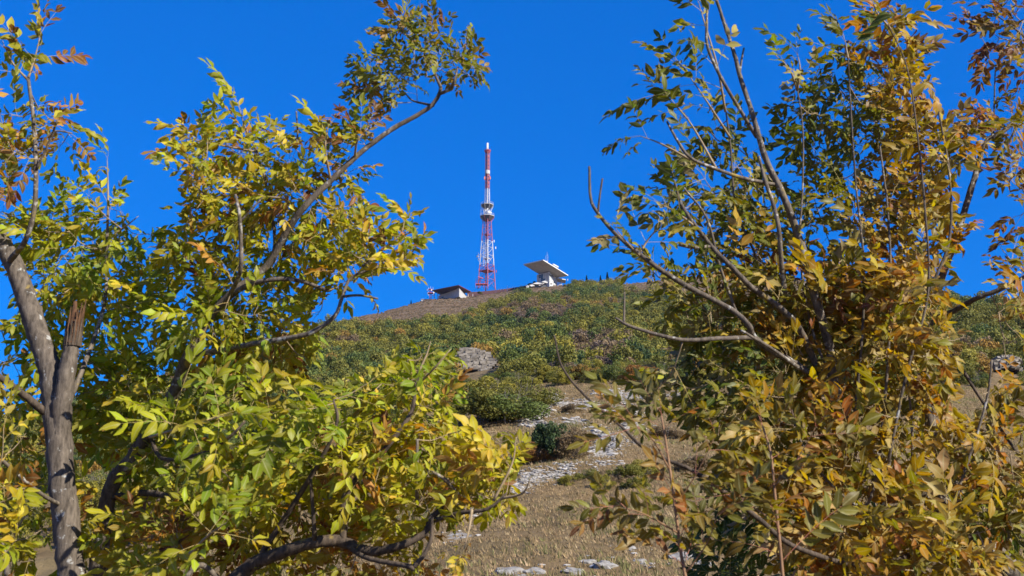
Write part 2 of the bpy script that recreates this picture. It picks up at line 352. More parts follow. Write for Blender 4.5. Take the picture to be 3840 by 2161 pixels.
for i, (px, py) in enumerate(cand):
    g = ground_at(px, py, 28, 140); big = n_st < 290
    s = random.uniform(0.16, 0.42) * (1.0 if g.y > 70 else 0.62) if big else random.uniform(0.06, 0.16)
    q = Matrix.Translation(g) @ Matrix.Rotation(random.uniform(0, 6.28), 4, 'Z') @ Matrix.Rotation(R(15), 4, 'X') @ Matrix.Diagonal((s * random.uniform(.9, 1.7), s, s * random.uniform(.5, .9), 1))
    me = rocks[i % 8]
    if big:
        o = bpy.data.objects.new('stone', me); col.objects.link(o); o.parent = ground; o.matrix_basis = q; n_st += 1
    else:
        for rep in range(3):
            q2 = Matrix.Translation((random.uniform(-.9, .9), random.uniform(-1.2, 1.2), 0)) @ q
            q2.translation.z = gz(q2.translation.x, q2.translation.y)
            b0 = len(scree_v); scree_v += [tuple(q2 @ v.co) for v in me.vertices]; scree_f += [tuple(j + b0 for j in p.vertices) for p in me.polygons]
me = bpy.data.meshes.new('scree'); me.from_pydata(scree_v, [], scree_f)
tag(link('scree', me, ground, M['scree']), 'pale limestone scree between the tufts', None, None, 'stuff')

# boulders at the foot of the meadow
BOUL = [(1905, 2150, 75, 'flat pale boulder at the bottom edge, left end of the boulder line'), (2003, 2150, 55, 'rounded pale boulder second from the left along the bottom edge'),
        (2152, 2150, 55, 'low pale boulder with a dark crack at the bottom edge'), (2205, 2112, 38, 'small cracked boulder above the low cracked one'),
        (2268, 2122, 62, 'wide layered pale boulder in the middle of the boulder line'), (2346, 2054, 46, 'smooth pale boulder lying highest of the boulder line'),
        (2398, 2108, 34, 'small pale boulder right of the wide layered one'), (2555, 2094, 70, 'broad pale boulder behind the young ash shoot'),
        (2640, 2120, 48, 'pale boulder half hidden by the leaves of the ash shoot'), (1945, 2165, 40, 'small pale boulder cut by the bottom edge of the view')]
for k, (px, py, w, lab) in enumerate(BOUL):
    g = ground_at(px, py, 25, 90); s = w * g.y * .78 / FPX
    r = random.Random(50 + k); bm = bmesh.new(); bmesh.ops.create_icosphere(bm, subdivisions=3, radius=1.0)
    for v in bm.verts:
        n = v.co.normalized(); d = 1 + .16 * math.sin(3 * n.x + k) * math.cos(4 * n.y - k) + .10 * math.sin(7 * n.z + 5 * n.x + 2 * k) + .05 * math.sin(17 * n.x + 11 * n.y)
        v.co = Vector((n.x * d, n.y * d * .8, math.copysign(abs(n.z) ** .7, n.z) * d * .42))
    me = bpy.data.meshes.new('boulder'); bm.to_mesh(me); bm.free()
    o = link('boulder', me, None, M['stone']); o.location = g - Vector((0, 0, s * .12)); o.scale = (s, s, s); o.rotation_euler = (R(10), 0, r.uniform(-.4, .4))
    tag(o, lab, 'boulder', 'boulders at the foot of the meadow')

# ---------------------------------------------------------------- television tower
base = P(1825, 1083, 812); TZ = base.z
tower = empty('television_tower', base); tag(tower, 'tall red and white lattice television tower on the ridge', 'tower')
TA = [R(-82), R(8), R(98), R(188)]
def Rad(h):
    pts = [(0, 6.75), (hh(996), 5.5), (hh(906), 4.25), (hh(824), 3.1), (hh(818), 2.2), (hh(770), 1.95), (hh(710), 1.7), (hh(565), 1.7)]
    return float(np.interp(h, [p[0] for p in pts], [p[1] for p in pts]))
def leg_pt(k, h): return Vector((base.x + Rad(h) * math.cos(TA[k]), base.y + Rad(h) * math.sin(TA[k]), TZ + h))
def tb(mb, name, mat=None, parent=None): return mb.build(name, mat or M['tower'], parent or tower)
H = [0, hh(1050), hh(1018), hh(996), hh(960), hh(930), hh(906), hh(880), hh(852), hh(824)]
for k in range(4):
    mb = MB()
    for a, b in zip(H[:-1], H[1:]): mb.bar(leg_pt(k, a - (0.6 if a == 0 else 0)), leg_pt(k, b), 0.40 - a * .0025, 6)
    tb(mb, 'leg')
for i, h in enumerate(H[1:]):
    mb = MB()
    for k in range(4): mb.bar(leg_pt(k, h), leg_pt((k + 1) % 4, h), 0.17, 4)
    tb(mb, 'ring_beam')
for a, b in zip(H[:-1], H[1:]):
    for k in range(4):
        mb = MB(); p, q = leg_pt(k, a), leg_pt((k + 1) % 4, a); r_, s_ = leg_pt(k, b), leg_pt((k + 1) % 4, b)
        mb.bar(p, s_, .11, 4); mb.bar(q, r_, .11, 4); tb(mb, 'cross_brace')
# lift shaft in the middle, with its own lattice and pipes
mb = MB(); hs_ = hh(824)
for sx, sy in ((-1, -1), (1, -1), (1, 1), (-1, 1)):
    mb.bar(base + Vector((sx * 1.0, sy * 1.0, 0)), base + Vector((sx * 1.0, sy * 1.0, hs_)), .13, 4)
h = 0.0; fl = 1
while h < hs_ - 2.2:
    for (a, b) in (((-1, -1), (1, -1)), ((1, -1), (1, 1)), ((1, 1), (-1, 1)), ((-1, 1), (-1, -1))):
        mb.bar(base + Vector((a[0], a[1], h)), base + Vector((b[0], b[1], h + 2.1)), .07, 3); mb.bar(base + Vector((a[0], a[1], h)), base + Vector((b[0], b[1], h)), .06, 3)
    h += 2.1
tb(mb, 'lift_shaft')
for dx, dy, r_ in ((-2.2, -1.6, .16), (-2.9, -.5, .11)):
    mb = MB(); mb.bar(base + Vector((dx, dy, hh(1000))), base + Vector((dx, dy, hh(915))), r_, 5); tb(mb, 'cable_pipe', M['white'])
for py, m, sc in ((1018, M['red'], .93), (972, M['white'], .5), (882, M['red'], .6)):
    h = hh(py); mb = MB(); rr_ = Rad(h) * sc
    ring = [base + Vector((rr_ * math.cos(a), rr_ * math.sin(a), h)) for a in TA]
    mb.prism(ring, [p + Vector((0, 0, .35)) for p in ring])
    o = tb(mb, 'inner_platform', m)
    mb = MB()
    for k in range(4):
        for e in (.6, 1.2): mb.bar(ring[k] + Vector((0, 0, .35 + e)), ring[(k + 1) % 4] + Vector((0, 0, .35 + e)), .05, 3)
        mb.bar(ring[k], ring[k] + Vector((0, 0, 1.6)), .06, 3)
    tb(mb, 'railing', m, o)
# equipment deck and cage at the foot
mb = MB(); dk = base + Vector((-3.6, -4.6, 0)); mb.box(dk + Vector((0, 0, 2.0)), (9.6, 4.2, .5))
for sx in (-4.6, -1.5, 1.5, 4.6): mb.bar(dk + Vector((sx, -2, -1)), dk + Vector((sx, -2, 2)), .18, 4); mb.bar(dk + Vector((sx, 2, -1)), dk + Vector((sx, 2, 2)), .18, 4)
o = tb(mb, 'equipment_deck', M['red'])
mb = MB()
for sx in np.linspace(-4.7, -1.2, 5):
    for sy in (-2, 2): mb.bar(dk + Vector((sx, sy, 2)), dk + Vector((sx, sy, 6.4)), .06, 3)
for hz in (3.3, 4.8, 6.4): mb.bar(dk + Vector((-4.7, -2, hz)), dk + Vector((-1.2, -2, hz)), .06, 3); mb.bar(dk + Vector((-4.7, 2, hz)), dk + Vector((-1.2, 2, hz)), .06, 3)
tb(mb, 'cage', M['red'], o)
mb = MB(); mb.box(dk + Vector((-.9, -2.6, 6.7)), (4.2, 2.6, .3), Matrix.Rotation(R(20), 3, 'Y') @ Matrix.Rotation(R(25), 3, 'X')); mb.bar(dk + Vector((-1, -1.6, 2)), dk + Vector((-.9, -2.4, 6.5)), .14, 4)
tb(mb, 'slanted_panel', M['red'])
def dish(c, r, ax, parent, mat=None):
    ax = Vector(ax).normalized(); mb = MB(); mb.lathe(c, [(r * .25, -.35 * r), (r * .9, -.05 * r), (r, 0.15 * r), (r * .96, .22 * r), (.02, .10 * r)], 12, 0, ax)
    return mb.build('dish', mat or M['white'], parent)
for (px, py, r_) in ((1790, 962, .95), (1794, 955, .6), (1795, 972, .7)): dish(P(px, py, 807), r_, (-.7, -.7, 0), tower)
mb = MB()
for py in (955, 962, 972): mb.bar(P(1792, py, 807), P(1803, py, 809), .09, 3)
mb.bar(P(1794, 948, 807), P(1794, 980, 807), .1, 4); tb(mb, 'dish_bracket', M['white'])
for (px, py) in ((1859, 930), (1861, 1018), (1853, 905), (1797, 1012)):
    mb = MB(); mb.box(P(px, py, 808), (.7, .4, 1.9)); tb(mb, 'sector_antenna', M['white'] if py < 1000 else M['red'])
# octagonal platforms
def octo(h, r, ph=R(22.5)): return [base + Vector((r * math.cos(ph + k * math.pi / 4), r * math.sin(ph + k * math.pi / 4), h)) for k in range(8)]
for py_rim, r_, inner in ((814, 6.0, 2.9), (771, 5.35, 2.1)):
    h = hh(py_rim); mb = MB(); mb.prism(octo(h - .1, r_ * .985), octo(h + .42, r_)); o = tb(mb, 'platform_rim', M['concrete'])
    mb = MB(); mb.prism(octo(h - 3.0, inner), octo(h - .12, r_ * .96)); tb(mb, 'platform_underside', M['darksteel'], o)
    mb = MB(); A, B = octo(h + .42, r_ * .98), octo(h + 2.0, r_ * .98)
    for k in range(8):
        mb.bar(B[k], B[(k + 1) % 8], .07, 3); mb.bar((A[k] + B[k]) / 2, (A[(k + 1) % 8] + B[(k + 1) % 8]) / 2, .05, 3)
        for e in (0, .33, .66): mb.bar(A[k].lerp(A[(k + 1) % 8], e), B[k].lerp(B[(k + 1) % 8], e), .05, 3)
    tb(mb, 'railing', M['white'], o)
for k in range(8):
    mb = MB(); mb.bar(octo(hh(771) - .2, 5.1)[k], octo(hh(800), 2.3)[k], .13, 4); tb(mb, 'platform_strut', M['white'])
for k in range(8):
    mb = MB(); mb.bar(octo(hh(814) - .2, 5.7)[k], octo(hh(836), 3.0)[k], .12, 4); tb(mb, 'platform_strut', M['red'])
for k, (dx, dy, hz) in enumerate([(-.8, -3.6, 795), (1.6, -3.9, 801), (3.0, -3.2, 803), (.4, -3.2, 789), (-2.6, -3.4, 792)]):
    dish(base + Vector((dx, dy, hh(hz))), (1.0, .95, .75, .65, .6)[k], ((-.3, -1, 0), (.4, -1, 0), (.8, -.8, 0), (0, -1, 0), (-.8, -.7, 0))[k], tower)
    mb = MB(); mb.bar(base + Vector((dx, dy + .4, hh(814) + .7)), base + Vector((dx, dy + .4, hh(hz) + 1)), .12, 4); tb(mb, 'dish_pole', M['white'])
mb = MB()
for dx in (-5.0, -4.3): mb.bar(base + Vector((dx, -2.2, hh(814))), base + Vector((dx, -2.2, hh(790) + 4.2)), .08, 3)
for q in range(7): mb.bar(base + Vector((-5.3, -2.2, hh(812) + 1 + q)), base + Vector((-4.0, -2.2, hh(812) + 1 + q)), .07, 3)
tb(mb, 'ladder_antenna', M['white'])
# upper mast
H2 = list(np.linspace(hh(818), hh(710), 7)); H3 = list(np.linspace(hh(710), hh(566), 13))
for k in range(4):
    mb = MB()
    for a, b in zip(H2[:-1], H2[1:]): mb.bar(leg_pt(k, a), leg_pt(k, b), .24, 5)
    for a, b in zip(H3[:-1], H3[1:]): mb.bar(leg_pt(k, a), leg_pt(k, b), .24, 5)
    tb(mb, 'mast_leg')
for a, b in list(zip(H2[:-1], H2[1:])) + list(zip(H3[:-1], H3[1:])):
    mb = MB()
    for k in range(4):
        p, q, r_, s_ = leg_pt(k, a), leg_pt((k + 1) % 4, a), leg_pt(k, b), leg_pt((k + 1) % 4, b)
        mb.bar(p, s_, .10, 3); mb.bar(q, r_, .10, 3); mb.bar(r_, s_, .10, 3)
    tb(mb, 'mast_bracing')
mb = MB(); mb.bar(base + Vector((0, 0, hh(770))), base + Vector((0, 0, hh(562))), .55, 6); tb(mb, 'cable_core')
for q in range(9):
    h = hh(700) + (hh(580) - hh(700)) * q / 8.5
    for k in (0, 1, 3):
        mb = MB(); a = (TA[k] + TA[(k + 1) % 4]) / 2 if k != 3 else R(143); mb.box(base + Vector((1.15 * math.cos(a), 1.15 * math.sin(a), h)), (.9, .25, 2.0), Matrix.Rotation(a + R(90), 3, 'Z')); tb(mb, 'antenna_panel')
mb = MB(); mb.lathe(base + Vector((0, 0, hh(654))), [(1.9, 0), (1.98, .2), (1.98, 2.9), (1.85, 3.1)], 20); tb(mb, 'drum_antenna', M['concrete'])
for sx in (-1, 1):
    mb = MB(); mb.box(base + Vector((sx * 2.15, -.6, hh(669))), (.85, .8, 2.5)); mb.bar(base + Vector((sx * 1.2, -.3, hh(669))), base + Vector((sx * 2.1, -.6, hh(669))), .1, 3); tb(mb, 'side_panel', M['orange'])
mb = MB(); h = hh(567); mb.prism(octo(h - 1.6, 1.6), octo(h, 2.75)); mb.prism(octo(h + .01, 2.8), octo(h + .5, 2.8)); o = tb(mb, 'top_platform', M['red'])
mb = MB(); A, B = octo(h + .5, 2.7), octo(h + 1.6, 2.7)
for k in range(8): mb.bar(A[k], B[k], .05, 3); mb.bar(B[k], B[(k + 1) % 8], .05, 3)
tb(mb, 'railing', M['red'], o)
mb = MB(); mb.bar(base + Vector((0, 0, h)), base + Vector((0, 0, hh(538) + .5)), .4, 6)
for q in range(4):
    z0 = hh(560) + (hh(537) - hh(560)) * q / 4; mb.box(base + Vector((0, 0, z0 + .68)), (1.4, 1.4, 1.16), Matrix.Rotation(R(10), 3, 'Z'))
tb(mb, 'tip_antenna', M['white'])

# ---------------------------------------------------------------- buildings on the ridge
def slab_roof(name, parent, L, A, Rr, th, mat_top, mat_under, inset):
    Bk = L + Rr - A; up = Vector((0, 0, th)); c = (L + A + Rr + Bk) / 4
    bot = [L, A, Rr, Bk]
    mb = MB(); mb.prism(bot, [p + up for p in bot]); o = mb.build(name, mat_top, parent)
    dn = Vector((0, 0, -inset)); mb = MB()
    mb.prism([p.lerp(c, .45) + dn for p in bot], [p.lerp(c, .02) - Vector((0, 0, .01)) for p in bot]); mb.build('soffit', mat_under, o)
    return o
# mountain station with the winged white roof
g0 = P(2060, 1066, 800); st = empty('mountain_station', (g0.x, g0.y, g0.z))
tag(st, 'concrete mountain station under a huge upswept white roof on the ridge', 'building')
L_, A_, R_ = P(1963, 994, 782), P(2037, 977, 768), P(2131, 1035, 800)
rf = slab_roof('roof', st, L_, A_, R_, .75, M['white'], M['soffit'], 1.3)
mb = MB(); mb.lathe(P(2014, 997, 779.5), [(.55, -.2), (.6, .1), (.5, .2)], 12); mb.build('soffit_lamp', M['white'], rf)
mb = MB(); mb.box(P(2050, 984, 786) + Vector((0, 0, .3)), (1.3, 1.3, 1.1)); mb.build('roof_hatch', M['white'], rf)
for px, hgt in ((2047, 5.0), (2052, 8.0), (2055, 6.0)):
    q = P(px, 982, 786); mb = MB(); mb.bar(q, q + Vector((0, 0, hgt)), .09, 4); mb.bar(q + Vector((-.5, 0, hgt * .6)), q + Vector((.5, 0, hgt * .6)), .06, 3); mb.build('aerial', M['concrete'], rf)
mb = MB(); a, b = P(2075, 992, 785), P(2095, 1003, 792)
mb.prism([a, b, b + Vector((-3, 6, 0)), a + Vector((-3, 6, 0))], [p + Vector((0, 0, .7)) for p in (a, b, b + Vector((-3, 6, 0)), a + Vector((-3, 6, 0)))]); mb.build('roof_ridge', M['white'], rf)
zb = g0.z - 6; zt = min(L_.z, A_.z, R_.z) - .3
def zset(p, z): return Vector((p.x, p.y, z))
C0, C1, C2 = P(2060, 1040, 788), P(2013, 1040, 796), P(2090, 1040, 806); C3 = C1 + C2 - C0
mb = MB(); mb.prism([zset(p, zb) for p in (C1, C0, C2, C3)], [zset(p, zt) for p in (C1, C0, C2, C3)]); wl = mb.build('wall', M['panel'], st)
nL = ((C0 - C1).cross(Vector((0, 0, 1)))).normalized(); nR = ((C2 - C0).cross(Vector((0, 0, 1)))).normalized()
# cladding panels, each its own slab, on both visible faces
for (Q0, Q1, n, nc, nr_) in ((C1, C0, nL, 6, 5), (C0, C2, nR, 4, 5)):
    for i in range(nc):
        for j in range(nr_):
            u0, u1 = (i + .04) / nc, (i + .96) / nc; z0 = g0.z - 1 + (zt - g0.z + .4) * (j + .04) / nr_; z1 = g0.z - 1 + (zt - g0.z + .4) * (j + .96) / nr_
            gl = (n is nL and ((i in (1, 2) and j in (3, 4)) or (i in (2, 3) and j == 1) or (i == 2 and j == 2))) or (n is nR and (i, j) in ((0, 3), (2, 1), (3, 0), (1, 4)))
            t = .05 if gl else random.uniform(.10, .2)
            q = [zset(Q0.lerp(Q1, u0), z0), zset(Q0.lerp(Q1, u1), z0), zset(Q0.lerp(Q1, u1), z1), zset(Q0.lerp(Q1, u0), z1)]
            mb = MB(); mb.prism([p - n * .02 for p in q], [p + n * t for p in q]); mb.build('window' if gl else 'panel', M['glass'] if gl else M['panel'], wl)
# column row and balcony to the right
for px in (2093, 2097, 2101, 2106):
    mb = MB(); mb.bar(zset(P(px, 1040, 808), zb), zset(P(px, 1040, 808), zt), .28, 6); mb.build('column', M['white'], st)
a, b = P(2090, 1045, 802), P(2122, 1051, 806)
mb = MB(); q = [a, b, b + Vector((0, 9, 0)), a + Vector((0, 9, 0))]; mb.prism(q, [p + Vector((0, 0, .7)) for p in q]); mb.build('balcony', M['concrete'], st)
# zigzag white terraces below
for k, pts in enumerate([((1970, 1069), (1984, 1072), (1981, 1079), (1975, 1080)), ((1984, 1069), (1997, 1067), (2006, 1072), (1992, 1075)), ((1994, 1064), (2016, 1059), (2036, 1063), (2020, 1066)),
                         ((2018, 1066), (2034, 1062), (2042, 1063), (2022, 1072)), ((2032, 1057), (2044, 1053), (2058, 1060), (2050, 1062)), ((2048, 1059), (2068, 1048), (2069, 1062), (2060, 1064))]):
    q = [P(x, y, 786 + k * .7) for x, y in pts]; mb = MB(); mb.prism(q, [p + Vector((.3, 3.0, 0)) for p in q]); mb.build('terrace_parapet', M['white'], st)
mb = MB(); q = [P(1975, 1074, 790), P(2060, 1056, 790), P(2066, 1078, 790), P(1985, 1092, 790)]; mb.prism(q, [p + Vector((0, 5, 0)) for p in q]); mb.build('terrace_wall', M['darksteel'], st)

# long pavilion with the maroon roof
g1 = P(1680, 1116, 798); pv = empty('pavilion', g1); tag(pv, 'grey walled pavilion with an overhanging maroon roof beside the relay mast', 'building')
L1, A1, R1_ = P(1619, 1091, 786), P(1720, 1071, 772), P(1767, 1096, 796)
slab_roof('roof', pv, L1, A1, R1_, .45, M['maroon'], M['brown'], 1.0)
zt = min(L1.z, A1.z, R1_.z) - .2; zb = g1.z - 5
C0, C1, C2 = P(1722, 1100, 777), P(1644, 1100, 799), P(1752, 1100, 800); C3 = C1 + C2 - C0
mb = MB(); mb.prism([zset(p, zb) for p in (C1, C0, C2, C3)], [zset(p, zt) for p in (C1, C0, C2, C3)]); wl = mb.build('wall', M['concrete'], pv)
n = ((C0 - C1).cross(Vector((0, 0, 1)))).normalized()
for u in (.07, .15, .2):
    q = [zset(C1.lerp(C0, u), zt - 4.6), zset(C1.lerp(C0, u + .045), zt - 4.6), zset(C1.lerp(C0, u + .045), zt - 2.2), zset(C1.lerp(C0, u), zt - 2.2)]
    mb = MB(); mb.prism([p - n * .02 for p in q], [p + n * .08 for p in q]); mb.build('window', M['glass'], wl)
for px in (1641, 1629): q = P(px, 1100, 790); mb = MB(); mb.bar(zset(q, zb), zset(q, zt), .22, 6); mb.build('post', M['concrete'], pv)

# brown parapet wall linking them, with railing
wall = empty('parapet_wall', P(1870, 1090, 800)); tag(wall, 'long dark brown parapet wall between pavilion and mountain station', 'wall')
tops = [(1752, 1096), (1800, 1094), (1860, 1088), (1900, 1083), (1945, 1076), (1985, 1069)]
for (a, b) in zip(tops[:-1], tops[1:]):
    p, q = P(a[0], a[1], 802), P(b[0], b[1], 802); dn = Vector((0, 0, -4.5)); bk = Vector((0, .6, 0)); sh = (q - p).normalized() * .03
    mb = MB(); mb.prism([p + dn + sh, q + dn - sh, q + dn + bk - sh, p + dn + bk + sh], [p + sh, q - sh, q + bk - sh, p + bk + sh]); s = mb.build('wall_section', M['brown'], wall)
    mb = MB(); mb.bar(p + Vector((0, .3, 1.0)), q + Vector((0, .3, 1.0)), .05, 3)
    for e in (.02, .25, .5, .75): c = p.lerp(q, e) + Vector((0, .3, 0)); mb.bar(c, c + Vector((0, 0, 1.0)), .05, 3)
    mb.build('railing', M['concrete'], s)
for k, (px, py, hgt, lab) in enumerate([(1903, 1093, 4.2, 'tall white lamp post in front of the parapet wall'), (1773, 1112, 1.7, 'short white post near the maroon roof corner'), (1756, 1112, 1.6, 'short white post at the right end of the pavilion'), (1930, 1088, 2.0, 'short pale post under the right part of the parapet wall')]):
    q = P(px, py, 795); mb = MB(); mb.lathe(q - Vector((0, 0, 1)), [(.22, 0), (.16, .4), (.13, hgt + 1), (.2, hgt + 1.05), (.2, hgt + 1.25), (.05, hgt + 1.3)], 8)
    tag(mb.build('post', M['white']), lab, 'post', 'posts along the ridge')
# people on the ridge walk (a few pixels each)
def person(px, py, lab, mats, turn):
    q = P(px, py, 796); h = 1.75; mb = MB()
    prof = [(.0, 0), (.09, .02), (.10, .45), (.14, .86), (.19, .95), (.17, 1.1), (.23, 1.38), (.16, 1.47), (.06, 1.5), (.10, 1.58), (.11, 1.66), (.07, 1.75), (0, 1.77)]
    n = 10; v = []; f = []
    for r_, z in prof:
        for k in range(n):
            t = 2 * math.pi * k / n; v.append((r_ * math.cos(t) * 1.2, r_ * math.sin(t) * .8, z))
    for i in range(len(prof) - 1):
        for k in range(n): f.append((i * n + k, i * n + (k + 1) % n, (i + 1) * n + (k + 1) % n, (i + 1) * n + k))
    mb.add(v, f); mb.mi = [0 if i < 3 * n else (1 if i < 8 * n else 2) for i in range(len(f))]
    for s in (-1, 1):
        b = len(mb.v); mb.bar((s * .24, 0, 1.4), (s * .30, .06, 1.08), .055, 6, .045, 1); mb.bar((s * .30, .06, 1.08), (s * .27, -.08, .82), .045, 6, .035, 2)
        mb.bar((s * .1, 0, .85), (s * .11, .02 * s, 0), .09, 6, .06, 0)
    me = mb.mesh('person', True)
    for m in mats: me.materials.append(m)
    o = link('person', me); o.location = q; o.rotation_euler[2] = turn
    return tag(o, lab, 'person', 'people on the ridge walk')
skin = noisy('skin', (.45, .28, .2), (.5, .32, .24), 5, .6)
person(1878, 1094, 'person in a white top standing left of a companion below the parapet wall', [M['darksteel'], M['white'], skin], 0)
person(1888, 1093, 'person in a pale top standing right of a companion below the parapet wall', [M['concrete'], M['white'], skin], .5)
person(2129, 1054, 'person in white standing right of the mountain station roof tip', [M['white'], M['white'], skin], .2)

# relay mast and hut
q0 = P(1614, 1122, 796); rm = empty('relay_mast', q0); tag(rm, 'small red lattice relay mast with white dishes beside the pavilion', 'mast')
ht = 7.6
for k in range(4):
    a = R(45 + 90 * k); mb = MB(); mb.bar(q0 + Vector((1.1 * math.cos(a), 1.1 * math.sin(a), -2)), q0 + Vector((.8 * math.cos(a), .8 * math.sin(a), ht)), .12, 4); mb.build('leg', M['red'], rm)
for i in range(5):
    mb = MB()
    for k in range(4):
        a, b = R(45 + 90 * k), R(135 + 90 * k); mb.bar(q0 + Vector((math.cos(a), math.sin(a), i * 1.5)), q0 + Vector((.95 * math.cos(b), .95 * math.sin(b), i * 1.5 + 1.5)), .07, 3)
        mb.bar(q0 + Vector((math.cos(a), math.sin(a), i * 1.5)), q0 + Vector((math.cos(b), math.sin(b), i * 1.5)), .07, 3)
    mb.build('cross_brace', M['red'], rm)
mb = MB(); mb.box(q0 + Vector((0, 0, 4.6)), (4.2, 3.4, .35)); mb.box(q0 + Vector((0, 0, ht)), (3.0, 2.6, .3)); mb.build('platform', M['red'], rm)
for dx, hz, r_, ax in ((-2.4, 6.6, .75, (-1, -.5, 0)), (2.6, 4.6, .85, (.9, -.6, 0)), (-1.3, 3.0, .6, (-.5, -1, 0)), (.9, 6.6, .6, (.3, -1, 0)), (2.1, 2.6, .55, (.8, -.8, 0)), (-2.2, 4.2, .5, (-1, -.3, 0))): dish(q0 + Vector((dx, -1.5, hz)), r_, ax, rm)
for dx, hz in ((-1.6, 9.4), (0, 10.0), (1.8, 9.6)): mb = MB(); mb.bar(q0 + Vector((dx, 0, 4.6)), q0 + Vector((dx, 0, hz)), .1, 4); mb.build('aerial', M['white'], rm)
q1 = P(1594, 1128, 792); ht_ = empty('hut', q1); tag(ht_, 'low white flat-roofed hut at the foot of the relay mast', 'hut')
mb = MB(); mb.box(q1 + Vector((0, 1.5, -.6)), (5.6, 3.2, 3.0)); mb.build('wall', M['white'], ht_)
mb = MB(); mb.box(q1 + Vector((0, 1.5, 1.05)), (6.4, 4.0, .28)); mb.build('roof', M['concrete'], ht_)
mb = MB(); mb.box(q1 + Vector((-1.2, -.12, -.2)), (1.2, .06, .8)); mb.build('window', M['glass'], ht_)

# ---------------------------------------------------------------- cliffs of limestone blocks
def cliff(px0, px1, py0, py1, Y, nx, ny, lab, seed):
    r = random.Random(seed); root = empty('rock_outcrop', P((px0 + px1) / 2, py1, Y)); tag(root, lab, 'rock outcrop')
    for j in range(ny):
        v = j / (ny - 1); off = r.uniform(-.4, .4)
        for i in range(nx):
            u = (i + off + r.uniform(-.15, .15)) / (nx - 1)
            edge = abs(u - .5) * 2
            if edge > 1.0 - .25 * r.random() * (v if r.random() < .5 else 1) or (v < .25 and edge > .75): continue
            px = px0 + (px1 - px0) * u; py = py0 + (py1 - py0) * (v * (.9 + .1 * edge)) + 10 * math.sin(u * 5 + seed)
            w = (px1 - px0) / nx * Y * 1.04 / FPX * r.uniform(1.0, 1.6); h = (py1 - py0) / ny * Y * 1.04 / FPX * r.uniform(1.0, 1.25)
            p = P(px, py, Y - v * 1.6 + r.uniform(-.22, .22)); b = []
            for sx in (-1, 1):
                for sy in (-1, 1):
                    for sz in (-1, 1): b.append(p + Vector((sx * w / 2 * r.uniform(.88, 1.05), sy * 1.2 * r.uniform(.8, 1.2), sz * h / 2 * r.uniform(.86, 1.05))))
            mb = MB(); mb.add(b, [(0, 1, 3, 2), (4, 6, 7, 5), (0, 4, 5, 1), (2, 3, 7, 6), (0, 2, 6, 4), (1, 5, 7, 3)]); mb.build('rock_block', M['cliff'], root)
    c = [P(px0 + 14, py0 + 14, Y + 1.2), P(px1 - 14, py0 + 10, Y + 1.2), P(px1 - 6, py1, Y), P(px0 + 20, py1 + 8, Y)]
    mb = MB(); mb.prism(c, [p + Vector((0, 5, -1)) for p in c]); mb.build('rock_core', M['cliff'], root)
CL1 = ground_at(1790, 1392, 118)
cliff(1705, 1862, 1322, 1398, CL1.y, 11, 8, 'grey limestone rock outcrop in the middle of the wooded slope', 3)
CL2 = ground_at(3770, 1400, 118)
cliff(3710, 3850, 1350, 1392, CL2.y, 11, 5, 'low grey rock ledge in the wood near the right edge', 9)

# ---------------------------------------------------------------- wood on the slope
def inpoly(x, y, poly):
    c = False; j = len(poly) - 1
    for i in range(len(poly)):
        xi, yi = poly[i]; xj, yj = poly[j]
        if (yi > y) != (yj > y) and x < (xj - xi) * (y - yi) / (yj - yi) + xi: c = not c
        j = i
    return c
def leaf_cloud(r, lobes, n, size, gaps=0.0):
    """n rhombic leaf clumps spread through the shells of the lobes (centre, radius); returns verts (n*4,3) and tint (n)"""
    w = np.array([l[3] ** 2 for l in lobes]); w = w / w.sum(); k = r.choice(len(lobes), n, p=w); L = np.array(lobes)[k]
    d = r.normal(size=(n, 3)); d[:, 2] = d[:, 2] * .9 + .25; d /= np.linalg.norm(d, axis=1)[:, None]
    rad = L[:, 3] * (0.62 + .46 * r.random(n) ** .6); c = L[:, :3] + d * rad[:, None] * np.array([1, 1, .85])
    nrm = d * .8 + r.normal(size=(n, 3)) * .6; nrm /= np.linalg.norm(nrm, axis=1)[:, None]
    t = np.cross(nrm, r.normal(size=(n, 3))); t /= np.linalg.norm(t, axis=1)[:, None]; b = np.cross(nrm, t)
    s = (size * (.55 + .8 * r.random(n)))[:, None]
    v = np.stack([c - t * s, c - b * s * .55 + t * s * .1, c + t * s, c + b * s * .55 + t * s * .1 + nrm * s * .2], 1).reshape(-1, 3)
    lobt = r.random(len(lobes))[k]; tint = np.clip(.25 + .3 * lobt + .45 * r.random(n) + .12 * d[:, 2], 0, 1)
    return v, tint
def cloud_mesh(name, v, tint, colr=None):
    n = len(tint); me = bpy.data.meshes.new(name); me.vertices.add(4 * n); me.vertices.foreach_set('co', v.astype(np.float32).ravel())
    me.loops.add(4 * n); me.loops.foreach_set('vertex_index', np.arange(4 * n, dtype=np.int32))
    me.polygons.add(n); me.polygons.foreach_set('loop_start', np.arange(0, 4 * n, 4, dtype=np.int32))
    a = me.attributes.new('tint', 'FLOAT', 'FACE'); a.data.foreach_set('value', tint.astype(np.float32))
    if colr is not None:
        c = me.attributes.new('Col', 'FLOAT_COLOR', 'FACE'); c.data.foreach_set('color', np.concatenate([colr, np.ones((n, 1))], 1).astype(np.float32).ravel())
    me.update(); me.validate(); return me
def lobes_for(r, H, W, n):
    out = [(0, 0, H * .62, W * .34)]
    for k in range(n):
        a = r.random() * 6.283; q = W * .33 * math.sqrt(r.random()); z = H * (.2 + .62 * r.random())
        out.append((q * math.cos(a), q * math.sin(a), z, W * (.16 + .13 * r.random())))
    return out
